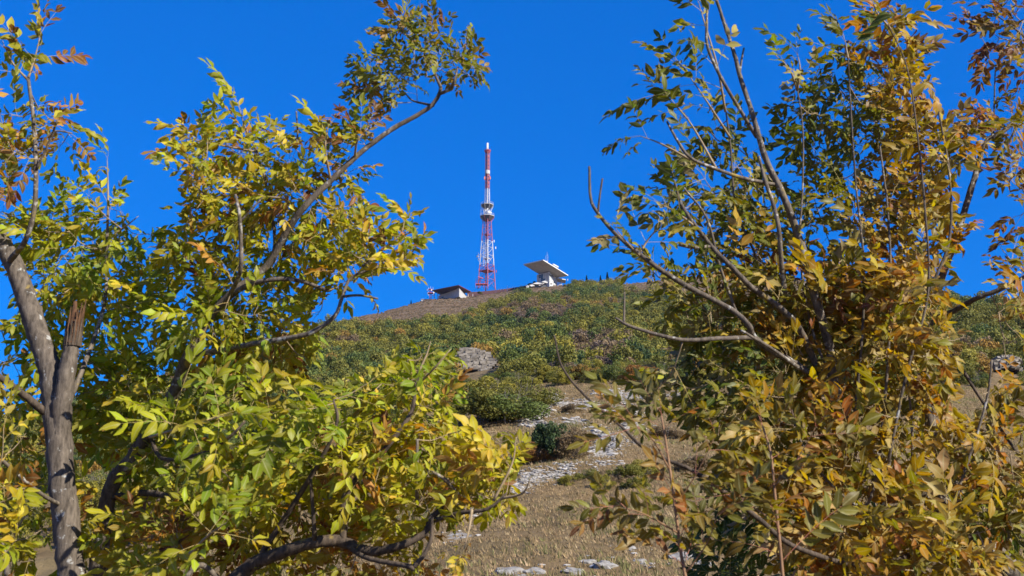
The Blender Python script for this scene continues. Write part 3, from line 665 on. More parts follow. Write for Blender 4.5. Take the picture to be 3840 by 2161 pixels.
def ragged(r, H, W, n):
    out = []
    for k in range(n):
        a = r.random() * 6.283; q = W * .46 * math.sqrt(r.random()); z = H * (.12 + .5 * r.random() + .35 * r.random() * (1 - q / (W * .46)))
        out.append((q * math.cos(a), q * math.sin(a), z, W * (.06 + .13 * r.random() ** 1.6)))
    return out
def trunk_mb(r, H, W, stems=1):
    mb = MB()
    for s in range(stems):
        lean = Vector(((r.random() - .5) * W * .3, (r.random() - .5) * W * .3, 0)); p = Vector((lean.x * .2, lean.y * .2, -.6)); rad = H * .018 / (stems ** .4)
        for i in range(4):
            q = Vector((lean.x * (i + 1) / 3, lean.y * (i + 1) / 3, H * .22 * (i + 1) - .3)) + Vector(((r.random() - .5) * .3, (r.random() - .5) * .3, 0)); mb.bar(p, q, rad * (1 - i * .2), 6, rad * (.8 - i * .2)); p = q
        for i in range(5):
            a = r.random() * 6.283; z = H * (.3 + .35 * r.random()); st_ = Vector((lean.x * z / H, lean.y * z / H, z)); mb.bar(st_, st_ + Vector((math.cos(a) * W * .3, math.sin(a) * W * .3, H * .22)), rad * .4, 4, rad * .12)
    return mb
def proto(seed, H, W, n, size, nl=9, stems=1, rag=False):
    r = np.random.default_rng(seed); v, t = leaf_cloud(r, ragged(r, H, W, nl) if rag else lobes_for(r, H, W, nl), n, size); crown = cloud_mesh('crown', v, t); crown.materials.append(M['crown'])
    tm = trunk_mb(r, H, W, stems).mesh('trunk'); tm.materials.append(M['trunk_far']); return tm, crown
def bare_proto(seed, H, W):
    r = np.random.default_rng(seed); mb = MB()
    for k in range(170):
        a = r.random() * 6.283; e = R(25 + 60 * r.random()); l = H * (.5 + .6 * r.random()); d = Vector((math.cos(a) * math.cos(e) * W / H, math.sin(a) * math.cos(e) * W / H, math.sin(e)))
        p = Vector((0, 0, 0)) + d * l * .15 * r.random(); q = p + d * l * .6; mb.bar(p, q, .035, 3, .025); 
        for j in range(2): mb.bar(q, q + (d + Vector(r.normal(size=3)) * .45).normalized() * l * .4, .022, 3, .008)
    tw = mb.mesh('twigs'); tw.materials.append(M['crown']); 
    tn = tw.attributes.new('tint', 'FLOAT', 'FACE'); tn.data.foreach_set('value', r.random(len(tw.polygons)).astype(np.float32))
    v, t = leaf_cloud(r, lobes_for(r, H, W, 8), 420, .16); cr = cloud_mesh('crown', v, t); cr.materials.append(M['crown']); return tw, cr
PRO = [proto(100 + k, 7.0, W, 1900, .26, 10, st_) for k, (W, st_) in enumerate([(5.6, 1), (6.4, 2), (5.0, 1), (7.0, 2), (6.0, 3), (5.2, 2)])]
FINE = [proto(200 + k, 4.6, W, 6400, .115, 34, 5, True) for k, W in enumerate([5.2, 6.2, 4.6])]
BARE = [bare_proto(300 + k, 5.0, 6.0) for k in range(2)]
def conifer_proto(seed):
    r = np.random.default_rng(seed); n = 2600; h = r.random(n) ** .8; a = r.random(n) * 6.283; tier = np.floor(h * 11) / 11; f = (h - tier) * 11
    rad = (1 - h) * 2.3 * (.45 + .55 * (1 - f)) * (.5 + .5 * r.random(n) ** .5) * (.8 + .25 * np.sin(a * 3 + tier * 40))
    c = np.stack([rad * np.cos(a), rad * np.sin(a), .6 + h * 8.2], 1)
    nrm = r.normal(size=(n, 3)) * .5 + np.array([0, 0, 1]); nrm /= np.linalg.norm(nrm, axis=1)[:, None]
    out = np.stack([np.cos(a), np.sin(a), -.25 + 0 * a], 1); t = out; b = np.cross(nrm, t); s = (.2 + .25 * r.random(n))[:, None]
    v = np.stack([c - t * s, c - b * s * .4, c + t * s, c + b * s * .4], 1).reshape(-1, 3); cr = cloud_mesh('crown', v, r.random(n) * .8); cr.materials.append(M['crown'])
    mb = MB(); mb.bar((0, 0, -.5), (0, 0, 8.6), .16, 6, .03); tm = mb.mesh('trunk'); tm.materials.append(M['trunk_far']); return tm, cr
CON = [conifer_proto(41), conifer_proto(42)]
def plant(name, pr, loc, s, sz, colr, label, cat, group, rz=None, tname='trunk'):
    o = empty(name, loc, random.uniform(0, 6.28) if rz is None else rz); o.scale = (s, s, sz)
    for nm, me in ((tname, pr[0]), ('crown', pr[1])):
        c = bpy.data.objects.new(nm, me); col.objects.link(c); c.parent = o; c.color = (*colr, 1)
    LAST[0] = o
    return tag(o, label, cat, group)
LAST = [None]; IND = []
SIDE = [(300, 'behind the forked trunk'), (640, 'right of the forked trunk'), (1000, 'behind the slender ash'), (1400, 'below the long bare bough'), (1650, 'left of the rock outcrop'), (1900, 'around the rock outcrop'), (2100, 'below the mountain station'), (2300, 'behind the bare twig tip'), (2550, 'near the rusty orange bush'), (2900, 'behind the lichened limbs'), (3300, 'behind the leaning ash'), (9999, 'near the right rock ledge')]
TONES = {'olive green': (.145, .146, .026), 'mid green': (.092, .122, .026), 'dark green': (.046, .076, .026), 'yellow green': (.215, .198, .028),
         'ochre': (.250, .165, .032), 'rusty orange': (.225, .122, .030), 'brownish': (.165, .122, .060)}
TW = ['olive green'] * 11 + ['mid green'] * 7 + ['dark green'] * 3 + ['yellow green'] * 6 + ['ochre'] * 2 + ['brownish'] * 3
FLOW = ['dark green', 'mid green', 'mid green', 'mid green', 'olive green', 'olive green', 'olive green', 'olive green', 'yellow green', 'yellow green', 'ochre', 'brownish']
BALD = [[(1985, 1040), (2150, 1040), (2150, 1092), (2100, 1112), (1985, 1118)], [(1240, 1232), (1330, 1228), (1480, 1222), (1700, 1202), (1765, 1182), (1900, 1135), (1985, 1100), (1990, 1040), (1200, 1040)],
        [(2330, 1056), (2560, 1020), (3160, 1030), (3130, 1130), (2900, 1145), (2700, 1130), (2560, 1122), (2450, 1112), (2330, 1108)]]
def clear_of_things(px, py, Y):
    for b in BALD:
        if inpoly(px, py, b): return False
    if 1690 < px < 1885 and 1372 < py < 1470: return False        # keep the outcrop open
    if 3690 < px < 3870 and 1385 < py < 1475: return False
    return True
# single bushes on the meadow, each with its own look
SOLO = [(1800, 1592, 1.25, 1.0, 'olive green', 'broad olive-green bush at the left end of the upper meadow'), (1900, 1585, 1.2, 1.0, 'mid green', 'dense dark-leaved bush touching the chalky streak on the upper meadow'),
        (1745, 1560, 1.1, .95, 'ochre', 'ochre-tinged bush at the left edge of the meadow copse'), (1850, 1530, 1.2, .95, 'yellow green', 'yellowish bush at the back of the meadow copse'), (1970, 1530, .95, .85, 'olive green', 'rounded bush at the right end of the meadow copse'),
        (2065, 1720, .82, 1.05, 'dark green', 'dark green bush alone in the middle of the meadow'), (2150, 1712, .72, .7, 'brownish', 'brown-green bush leaning on the dark meadow bush'), (2010, 1735, .6, .55, 'rusty orange', 'low reddish bush left of the dark meadow bush'),
        (2340, 1790, .62, .45, 'olive green', 'low green bush beside the lowest chalky patch'), (2430, 1780, .6, .45, 'yellow green', 'low yellow-green bush right of the chalky patch'), (2300, 1805, .42, .35, 'brownish', 'small russet scrub at the foot of the chalky patch'),
        (2600, 1760, .7, .5, 'brownish', 'brown scrub behind the young ash shoot'), (2400, 1440, 1.15, 1.0, 'rusty orange', 'rusty orange bush at the upper rim of the meadow'), (2300, 1432, .8, 1.05, 'mid green', 'narrow green bush left of the rusty orange bush'),
        (2180, 1425, 1.15, 1.1, 'ochre', 'golden ochre bush at the upper rim of the meadow'), (2050, 1430, 1.2, 1.0, 'yellow green', 'bright yellow-green bush at the upper rim of the meadow'), (2500, 1440, 1.1, 1.1, 'mid green', 'green bush right of the rusty orange bush'),
        (2480, 1880, .4, .3, 'yellow green', 'small yellowish tuft-like bush on the middle meadow'), (2130, 1815, .35, .3, 'yellow green', 'tiny yellow-green bush below the dark meadow bush'),
        (2200, 1790, .40, .34, 'olive green', 'small olive weed clump between the chalky patches'), (2380, 1830, .5, .4, 'olive green', 'green weedy clump behind the pointed ash shoot leaves'), (2270, 1830, .38, .42, 'yellow green', 'tall pale weed clump on the middle meadow'), (2110, 1690, .8, .6, 'rusty orange', 'russet bush tucked behind the dark meadow bush'), (2500, 1640, .6, .4, 'brownish', 'dull brown scrub right of the chalky slope'), (2150, 1545, .4, .3, 'brownish', 'grey-brown scrub among the upper chalky streaks'),
        (1725, 1440, .9, .8, 'olive green', 'olive bush under the left end of the rock outcrop'), (1785, 1446, .8, .6, 'brownish', 'brownish bush under the middle of the rock outcrop'), (1840, 1442, .9, .75, 'mid green', 'green bush under the right end of the rock outcrop'), (1895, 1425, 1.0, .9, 'yellow green', 'yellowish bush right of the rock outcrop'), (1690, 1415, .9, .9, 'dark green', 'dark bush left of the rock outcrop')]
for k, (px, py, s, sz, tone, lab) in enumerate(SOLO):
    g = ground_at(px, py, 28, 400); q_ = g.y / 95.0 if py > 1600 else (.72 if py < 1450 else 1.0); plant('bush', FINE[k % 3], g - Vector((0, 0, .35)), s * q_, sz * q_ * (.82 if py < 1600 else 1.0), TONES[tone], lab, 'bush', 'bushes on the meadow')
# individual trees of the lower wood (nearest first), the far wood as one mass
pts = []; cell = {}
def far_enough(x, y, d):
    i, j = int(x // d), int(y // d)
    for a in (-1, 0, 1):
        for b in (-1, 0, 1):
            for (qx, qy) in cell.get((i + a, j + b), ()):
                if (qx - x) ** 2 + (qy - y) ** 2 < d * d: return False
    cell.setdefault((i, j), []).append((x, y)); return True
rr_ = np.random.default_rng(11)
N = 60000; U = rr_.uniform(-.60, .58, N); YY = np.sqrt(rr_.uniform(62 ** 2, 815 ** 2, N)); XX = U * YY; ZZ = height(XX, YY)
yrc = np.interp(CW + 3997 * XX / YY, RX, RY)
order = np.argsort(YY)
for i in order:
    x, y, z = XX[i], YY[i], ZZ[i]; px, py = proj(x, y, z)
    if y > yrc[i] + 14 or px < -350 or px > 4150: continue
    lim = 122 if px > 1980 else (112 if px > 1640 else 66)
    if px > 3000: lim = 128
    if y < lim: continue
    if y < 150 and 1640 < px < 1720 and False: continue
    if not clear_of_things(px, py, y): continue
    if y < 125 and px > 1500 and px < 1990 and py > 1520: continue
    if 1180 < px < 1560 and py > 1290 and False: continue
    if not far_enough(x, y, (2.7 if y < 190 else 3.4) if y < 260 else 5.0): continue
    pts.append((x, y, z, px, py))
DESC = {'olive green': 'olive-green broadleaf tree', 'mid green': 'mid-green broadleaf tree', 'dark green': 'dark green tree', 'yellow green': 'yellow-green autumn tree',
        'ochre': 'ochre autumn tree', 'rusty orange': 'rusty orange autumn tree', 'brownish': 'brownish half-bare tree'}
mass_v, mass_t, mass_c, n_ind = [], [], [], 0
FARP = []
for k in range(7):
    r = np.random.default_rng(500 + k); W = 5.4 + .35 * k; FARP.append(leaf_cloud(r, lobes_for(r, 7.0, W, 8), 560, .40))
tr_mb = MB()
for (x, y, z, px, py) in pts:
    patch = math.sin(x * .035 + 1.3) * math.cos(y * .022 - .6) + .6 * math.sin(x * .09 + y * .05)
    pz = .5 + .30 * (math.sin(x * .021 + y * .013 + 1.3) * math.cos(y * .019 - x * .008) + .6 * math.sin(x * .06 - y * .045)) + random.gauss(0, .13)
    tone = FLOW[max(0, min(len(FLOW) - 1, int(pz * len(FLOW))))] if random.random() < .8 else random.choice(TW)
    if patch > .85 and random.random() < .45: tone = random.choice(['ochre', 'yellow green', 'yellow green', 'brownish'])
    if patch < -.7 and random.random() < .5: tone = random.choice(['dark green', 'mid green'])
    if (((px - 2230) / 130) ** 2 + ((py - 1340) / 60) ** 2 < 1 or ((px - 2000) / 160) ** 2 + ((py - 1190) / 35) ** 2 < 1) and random.random() < .75: tone = 'brownish'
    c = Vector(TONES[tone]) * random.uniform(.85, 1.15); s0 = random.uniform(.55, .88); s = s0 * min(1.0, .56 + max(y - 120, 0) / 200 * .44)
    inframe = -60 < px < 3900
    if n_ind < 300 and inframe:
        n_ind += 1
        side = next(t_ for lim_, t_ in SIDE if px < lim_)
        if tone == 'brownish' and random.random() < .6: plant('shrub', BARE[n_ind % 2], (x, y, z - .3), s * .95, s * .8, (.135, .102, .078), 'grey-brown twiggy shrub ' + side, 'shrub', 'twiggy shrubs of the lower wood', tname='twigs'); IND.append((bpy.data.objects[-1] if False else LAST[0], px))
        else:
            zone = 'at the wood edge ' if y < 140 else ('in the lower wood ' if y < 180 else 'higher in the wood ')
            near = y < 150; plant('tree', FINE[n_ind % 3] if near else PRO[n_ind % 6], (x, y, z - .3), s * (1.3 if near else 1.1), s * random.uniform(.9, 1.15) * (1.25 if near else 1.0), c, (('small ' if s0 < .64 else ('tall ' if s0 > .79 else 'middling ')) + DESC[tone] + ' ' + zone + side), 'tree', 'trees of the lower wood'); IND.append((LAST[0], px))
    else:
        s *= random.uniform(.9, 1.35); bare = tone == 'brownish' and random.random() < .5
        v, t = FARP[random.randrange(7)]
        if y > 560: sel = rr_.random(len(t)) < .62
        else: sel = np.ones(len(t), bool)
        v4 = v.reshape(-1, 4, 3)[sel]; a = random.uniform(0, 6.28); ca, sa = math.cos(a), math.sin(a); sz = s * random.uniform(.85, 1.2) * (.75 if bare else 1)
        q = np.stack([(v4[..., 0] * ca - v4[..., 1] * sa) * s + x, (v4[..., 0] * sa + v4[..., 1] * ca) * s + y, v4[..., 2] * sz + z - .4], -1)
        mass_v.append(q.reshape(-1, 3)); mass_t.append(t[sel]); cc = (.135, .102, .076) if bare else tuple(c); mass_c.append(np.tile(np.array(cc), (int(sel.sum()), 1)))
        if random.random() < .35: tr_mb.bar((x, y, z - .5), (x + random.uniform(-.5, .5), y, z + 4.2 * s), .13, 4, .06)
byl = {}
for o_, px_ in IND: byl.setdefault(o_['label'], []).append((px_, o_))
ORD = ['leftmost', 'second-from-left', 'third-from-left', 'fourth-from-left', 'fifth-from-left', 'sixth-from-left', 'seventh-from-left', 'eighth-from-left', 'ninth-from-left', 'tenth-from-left']
for lb, lst in byl.items():
    if 1 < len(lst) <= 11:
        lst.sort(key=lambda q: q[0])
        for k_, (_, o_) in enumerate(lst): o_['label'] = ('rightmost ' if k_ == len(lst) - 1 else ORD[k_] + ' ') + lb
me = cloud_mesh('woodland', np.concatenate(mass_v), np.concatenate(mass_t), np.concatenate(mass_c)); me.materials.append(M['crown_mass'])
wd = link('woodland', me); tag(wd, 'mixed autumn wood covering the upper slope', 'woodland', None, 'stuff')
o = tr_mb.build('tree_trunks', M['trunk_far'], wd); tag(o, None, None, None, 'stuff')
print('TREES', len(pts), n_ind, sum(len(t) for t in mass_t))
# conifers and bushes on the skyline
for k, (px, py, s, lab) in enumerate([(1541, 1150, .42, 'small dark conifer alone on the bare left ridge'), (2278, 1060, 1.0, 'pointed dark conifer, taller of the pair right of the mountain station'), (2252, 1060, .82, 'pointed dark conifer, shorter of the pair right of the mountain station'), (2312, 1058, .6, 'small dark conifer right of the conifer pair'), (2200, 1062, .8, 'dark conifer peeking over the ridge bushes')]):
    g = P(px, py, float(np.interp(px, RX, RY)) - 6); g.z = max(min(g.z, gz(g.x, g.y) + .5), gz(g.x, g.y) - .2)
    plant('conifer', CON[k % 2], g - Vector((0, 0, .5)), s * 1.25, s * 1.15, (.022, .045, .028), lab, 'conifer', 'conifers on the ridge')
for k, (px, py, s, tone, lab) in enumerate([(1800, 1101, .75, 'olive green', 'rounded olive bush at the foot of the television tower'), (1990, 1080, .85, 'dark green', 'dark tree clump left of the white terraces'), (2005, 1070, .7, 'dark green', 'dark tree against the left wall of the mountain station'),
                                            (2170, 1078, .9, 'olive green', 'bushy tree right of the mountain station'), (2215, 1076, 1.0, 'mid green', 'broad green tree on the ridge below the conifers'), (2120, 1082, .8, 'olive green', 'bush in front of the mountain station balcony')]):
    g = P(px, py, float(np.interp(px, RX, RY)) - 14)
    plant('tree', PRO[k % 6], g - Vector((0, 0, 1.0)), s * (1 if k else 1.1), s * (.85 if k else .5), TONES[tone], lab, 'tree', 'trees on the ridge')

# ---------------------------------------------------------------- dry grass of the meadow
def grass():
    r = np.random.default_rng(5); n = 105000; y = np.sqrt(r.uniform(29 ** 2, 128 ** 2, n)); x = r.uniform(-.30, .52, n) * y; z = height(x, y)
    zc = y * cp + (z - 1.7) * sp; px = CW + FPX * x / zc; py = CH - FPX * ((z - 1.7) * cp - y * sp) / zc
    keep = np.ones(n, bool)
    for (cx, cy, a, b) in PATCH: keep &= ~((np.hypot((px - cx) / a, (py - cy) / b) < .95) & (r.random(n) < .8))
    x, y, z = x[keep], y[keep], z[keep]; n = len(x); nb = 5
    pat = np.sin(x * .31 + y * .12) * np.cos(y * .27 - x * .1) + .7 * np.sin(x * .9 + 1) * np.sin(y * .8) + .5 * r.normal(size=n)
    hgt = (.09 + .10 * r.random(n) + .05 * np.clip(pat, -1, 1.5))
    A = np.array([(.215, .152, .070), (.31, .225, .108), (.26, .195, .088), (.175, .168, .058), (.38, .29, .15)])
    idx = np.where(pat > .9, 3, np.where(pat < -.7, 0, r.integers(1, 3, n))); idx = np.where(r.random(n) < .12, 4, idx); cb = A[idx] * r.uniform(.75, 1.25, n)[:, None]
    a = r.random((n, nb)) * 6.283; sp_ = r.random((n, nb)) * .16; bx = x[:, None] + sp_ * np.cos(a); by = y[:, None] + sp_ * np.sin(a); bz = z[:, None] - .03 + 0 * a
    w = .022 + .02 * r.random((n, nb)); h = hgt[:, None] * (.6 + .8 * r.random((n, nb))); lx = r.normal(size=(n, nb)) * .35 * h - .25 * h; ly = r.normal(size=(n, nb)) * .3 * h
    b2 = a + 1.57
    v = np.stack([np.stack([bx - w * np.cos(b2), by - w * np.sin(b2) * .4, bz], -1), np.stack([bx + w * np.cos(b2), by + w * np.sin(b2) * .4, bz], -1), np.stack([bx + lx, by + ly, bz + h], -1)], 2).reshape(-1, 3)
    # coarse tussocks on the bare ridge
    k = 15000; yb = r.uniform(560, 812, k); xb = (r.uniform(1180, 3200, k) - CW) / 3997.0 * yb; zb_ = height(xb, yb); zc = yb * cp + (zb_ - 1.7) * sp
    pxb = CW + FPX * xb / zc; pyb = CH - FPX * ((zb_ - 1.7) * cp - yb * sp) / zc; ok = np.array([any(inpoly(a_, b_, q_) for q_ in BALD) for a_, b_ in zip(pxb, pyb)]); xb, yb, zb_ = xb[ok], yb[ok], zb_[ok]; k = len(xb)
    hb = r.uniform(.25, .75, (k, nb)); ab = r.random((k, nb)) * 6.283; ox = xb[:, None] + .5 * np.cos(ab); oy = yb[:, None] + .5 * np.sin(ab); oz = zb_[:, None] - .1 + 0 * ab; wb = r.uniform(.25, .7, (k, nb))
    v2 = np.stack([np.stack([ox - wb, oy, oz], -1), np.stack([ox + wb, oy + .2, oz], -1), np.stack([ox + r.normal(size=(k, nb)) * .3, oy, oz + hb], -1)], 2).reshape(-1, 3)
    v = np.concatenate([v, v2]); cb = np.concatenate([cb, np.array([(.15, .105, .065), (.21, .15, .085), (.11, .085, .05)])[r.integers(0, 3, k)]]); n = n + k
    m = n * nb; me = bpy.data.meshes.new('dry_grass'); me.vertices.add(3 * m); me.vertices.foreach_set('co', v.astype(np.float32).ravel()); me.loops.add(3 * m)
    me.loops.foreach_set('vertex_index', np.arange(3 * m, dtype=np.int32)); me.polygons.add(m); me.polygons.foreach_set('loop_start', np.arange(0, 3 * m, 3, dtype=np.int32))
    t = me.attributes.new('tint', 'FLOAT', 'FACE'); t.data.foreach_set('value', r.random(m).astype(np.float32))
    c = me.attributes.new('Col', 'FLOAT_COLOR', 'FACE'); c.data.foreach_set('color', np.concatenate([np.repeat(cb, nb, 0), np.ones((m, 1))], 1).astype(np.float32).ravel())
    me.update(); me.validate(); me.materials.append(M['crown_mass']); return tag(link('dry_grass', me), 'dry tan grass on the open meadow', 'grass', None, 'stuff')
grass()

# ---------------------------------------------------------------- thin autumn air
hz_m = bpy.data.materials.new('thin_haze'); hz_m.use_nodes = True; hn = hz_m.node_tree; hn.nodes.clear()
pv_ = hn.nodes.new('ShaderNodeVolumePrincipled'); pv_.inputs['Color'].default_value = (0.40, 0.64, 1.0, 1); pv_.inputs['Density'].default_value = 0.00003
ho = hn.nodes.new('ShaderNodeOutputMaterial'); hn.links.new(pv_.outputs[0], ho.inputs['Volume'])
mb = MB(); mb.box((0, 0, 150), (9400, 9400, 470)); hz = mb.build('haze', hz_m); tag(hz, 'thin bluish air over the slope', 'haze', None, 'stuff')

# ---------------------------------------------------------------- foreground ash trees
def catmull(pts, sub=6):
    out = []; n = len(pts); E = [tuple(2 * a - b for a, b in zip(pts[0], pts[1]))] + list(pts) + [tuple(2 * a - b for a, b in zip(pts[-1], pts[-2]))]
    for i in range(n - 1):
        p0, p1, p2, p3 = [np.array(E[i + k]) for k in range(4)]
        for s in range(sub):
            t = s / sub; out.append(.5 * (2 * p1 + (p2 - p0) * t + (2 * p0 - 5 * p1 + 4 * p2 - p3) * t * t + (-p0 + 3 * p1 - 3 * p2 + p3) * t ** 3))
    out.append(np.array(pts[-1])); return out
def tube(mb, path, n=8, rough=.0, rnd=random):
    """path: list of (x,y,z,r)"""
    P_ = [Vector(p[:3]) for p in path]; u = None; v = []
    for i, p in enumerate(P_):
        d = (P_[min(i + 1, len(P_) - 1)] - P_[max(i - 1, 0)]).normalized()
        u = d.orthogonal().normalized() if u is None else (u - d * u.dot(d)).normalized()
        w = d.cross(u)
        for k in range(n):
            t = 6.2832 * k / n; r = path[i][3] * (1 + rough * (rnd.random() - .5) * 2); v.append(p + (u * math.cos(t) + w * math.sin(t)) * r)
    m = len(P_); f = [(i * n + k, i * n + (k + 1) % n, (i + 1) * n + (k + 1) % n, (i + 1) * n + k) for i in range(m - 1) for k in range(n)]
    f += [tuple(range(n))[::-1], tuple(range((m - 1) * n, m * n))]; mb.add(v, f)
# --- compound ash leaves: stalk with paired leaflets, twelve shapes shared by all trees
def leaf_mesh(seed, pairs, L, curl):
    r = random.Random(seed); V, F, MI, MID, LR = [], [], [], [], []
    def rach(t): return Vector((.03 * L * math.sin(3 * t + seed), L * t, -curl * L * t * t * .5))
    n = 7
    for i in range(n):
        p = rach(i / (n - 1)); q = .0016 * (1 - .6 * i / (n - 1))
        for k in range(3): V.append(p + Vector((q * math.cos(2.094 * k), 0, q * math.sin(2.094 * k)))); MID.append(0.); LR.append(.5)
    for i in range(n - 1):
        for k in range(3): F.append((i * 3 + k, i * 3 + (k + 1) % 3, i * 3 + 3 + (k + 1) % 3, i * 3 + 3 + k)); MI.append(1)
    def leaflet(o, d, up, l, fold, bend):
        d = d.normalized(); s = d.cross(up).normalized(); up = s.cross(d); lr = r.random(); b = len(V); tw = r.gauss(0, .6)
        st = [(0, 0), (.14, .52), (.32, .95), (.52, 1.0), (.72, .72), (.88, .34), (1, 0)]; W = l * r.uniform(.165, .215)
        def pt(t, w, sgn):
            a = tw * t; ss = s * math.cos(a) + up * math.sin(a); uu = up * math.cos(a) - s * math.sin(a)
            e = 1 + .10 * math.sin(t * 40 + sgn + lr * 9) + .10 * math.sin(t * 13 + 6 * lr * sgn) if w else 1
            return o + d * (l * t * (1 - .12 * abs(bend) * t)) + ss * (sgn * w * W * e) + uu * (-bend * l * t * t * .55 + abs(sgn) * w * W * (fold + .28 * math.sin(t * 9 + lr * 20 + sgn)))
        for t, w in st: V.append(pt(t, 0, 0)); MID.append(1.); LR.append(lr)
        for sgn in (-1, 1):
            for t, w in st[1:-1]: V.append(pt(t, w, sgn)); MID.append(0.); LR.append(lr)
        m = len(st)
        for si in (0, 1):
            e = b + m + si * (m - 2); q = [(b, b + 1, e)] + [(b + 1 + k, b + 2 + k, e + k + 1, e + k) for k in range(m - 3)] + [(b + m - 2, b + m - 1, e + m - 3)]
            for g in q: F.append(g if si == 0 else g[::-1]); MI.append(0)
    up = Vector((0, 0, 1))
    for i in range(pairs):
        t = .34 + .58 * i / max(pairs - 1, 1); o = rach(t); l = L * r.uniform(.30, .37) * (.82 + .3 * math.sin(3.1 * (i + .8) / (pairs + .6)))
        for sg in (-1, 1):
            if r.random() < .05: continue
            a = R(r.uniform(46, 68) - 14 * t); d = Vector((sg * math.sin(a), math.cos(a), -r.uniform(-.15, .5) - curl * t * .7 + .1))
            leaflet(o, d, up + Vector((r.gauss(0, .55), r.gauss(0, .45), 0)), l * r.uniform(.88, 1.12), r.uniform(.05, .7), r.uniform(-.25, .7) + curl * .35)
    leaflet(rach(1), Vector((r.uniform(-.3, .3), 1, -curl)), up, L * .36, r.uniform(.1, .4), r.uniform(0, .5) + curl * .3)
    me = bpy.data.meshes.new('leaf'); me.from_pydata([tuple(p) for p in V], [], F); me.polygons.foreach_set('material_index', MI); me.polygons.foreach_set('use_smooth', [True] * len(F))
    for nm, dat in (('mid', MID), ('lr', LR)): a = me.attributes.new(nm, 'FLOAT', 'POINT'); a.data.foreach_set('value', dat)
    me.update(); return me
LEAVES = [leaf_mesh(10 + k, pr, L, cu) for k, (pr, L, cu) in enumerate([(4, .25, .25), (3, .22, .35), (4, .27, .5), (3, .20, .1), (4, .24, .8), (5, .27, .35), (3, .21, .55), (4, .23, .15), (2, .17, .3), (3, .23, 1.1), (4, .26, 1.0), (3, .19, .7), (5, .29, .6), (4, .22, 1.4), (3, .25, .2), (2, .15, .9), (4, .28, .05), (5, .25, .8)])]
for m_ in LEAVES: m_.materials.append(M['leaf']); m_.materials.append(M['rachis'])
LEAVES_RED = []
for m_ in LEAVES: c_ = m_.copy(); c_.materials[1] = M['rachis_red']; LEAVES_RED.append(c_)
PAL = {'left': [(.46, (0.374, 0.358, 0.018)), (.20, (0.231, 0.274, 0.016)), (.22, (0.506, 0.403, 0.027)), (.08, (0.440, 0.246, 0.041)), (.04, (0.187, 0.084, 0.018))],
       'leftgreen': [(.5, (0.341, 0.370, 0.018)), (.28, (0.204, 0.269, 0.016)), (.22, (0.462, 0.403, 0.027))],
       'leftgold': [(.3, (0.374, 0.325, 0.027)), (.3, (0.286, 0.291, 0.023)), (.25, (0.440, 0.235, 0.036)), (.15, (0.220, 0.101, 0.023))],
       'olive': [(.42, (.17, .17, .022)), (.24, (.095, .125, .02)), (.20, (.26, .235, .028)), (.14, (.33, .28, .11))],  # darker than the left palettes: the right crown's partial shade is put into the colour
       'ochre': [(.40, (.36, .245, .020)), (.16, (.35, .175, .022)), (.22, (.21, .18, .020)), (.15, (.42, .31, .09)), (.07, (.19, .085, .02))],
       'tip': [(.5, (.22, .22, .022)), (.25, (.15, .17, .02)), (.15, (.34, .22, .04)), (.1, (.20, .10, .03))],
       'brown': [(.4, (.24, .12, .035)), (.3, (.16, .075, .03)), (.3, (.24, .18, .04))],
       'rosy': [(.5, (.23, .18, .030)), (.2, (.27, .15, .04)), (.3, (.17, .155, .03))],
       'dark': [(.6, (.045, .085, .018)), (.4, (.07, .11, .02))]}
WINDOW = [(1480, 560), (2180, 560), (2180, 1180), (2000, 1240), (1720, 1280), (1560, 1240), (1450, 1130), (1600, 1020), (1620, 820), (1480, 700)]   # open air between the crowns
TRUNK_A = [(-20, 830), (60, 840), (180, 1140), (230, 1330), (230, 1060), (320, 1060), (325, 1350), (310, 1500), (355, 2200), (180, 2200), (130, 1600), (110, 1450), (-20, 1080)]
OPEN_C = [(1725, 1250), (1725, 1440), (1700, 1500), (1760, 1560), (1830, 1580), (1935, 1610), (1975, 1700), (1970, 1830), (1930, 1920), (1830, 1970), (1830, 2200), (2400, 2200), (2400, 1250)]
GAP_AB = [(470, 450), (640, 450), (600, 560), (560, 660), (650, 700), (640, 830), (600, 870), (560, 860), (470, 740)]
GAP_BC = [(1190, 1270), (1270, 1110), (1420, 1090), (1560, 1240), (1620, 1250), (1500, 1340), (1300, 1420), (1190, 1410)]
GAPS_R = [[(3580, 1050), (3700, 1040), (3760, 1120), (3800, 1300), (3700, 1500), (3600, 1560), (3560, 1500), (3600, 1300), (3560, 1150)], [(3640, 560), (3740, 560), (3720, 1000), (3600, 1040), (3640, 820)], [(3490, 60), (3620, 60), (3640, 220), (3620, 420), (3560, 330), (3500, 260)], [(2800, 40), (2900, 140), (2890, 340), (2840, 400), (2800, 260)]]
BARE_B = [(1415, 470), (1560, 360), (1620, 340), (1680, 390), (1600, 470), (1420, 590)]
def blocked(mt, zones):
    for e in (.02, .1, .17, .24):
        q = mt @ Vector((0, e, 0)); px, py = proj(q.x, q.y, q.z)
        if any(inpoly(px, py, z_) for z_ in zones) or (q.y < 4.52 and inpoly(px, py, TRUNK_A)): return True
    return False
def pick(pal):
    q = random.random(); L = PAL[pal]
    for w, c in L:
        q -= w
        if q <= 0: break
    k = random.uniform(.8, 1.2); return (c[0] * k, c[1] * k, c[2] * k)
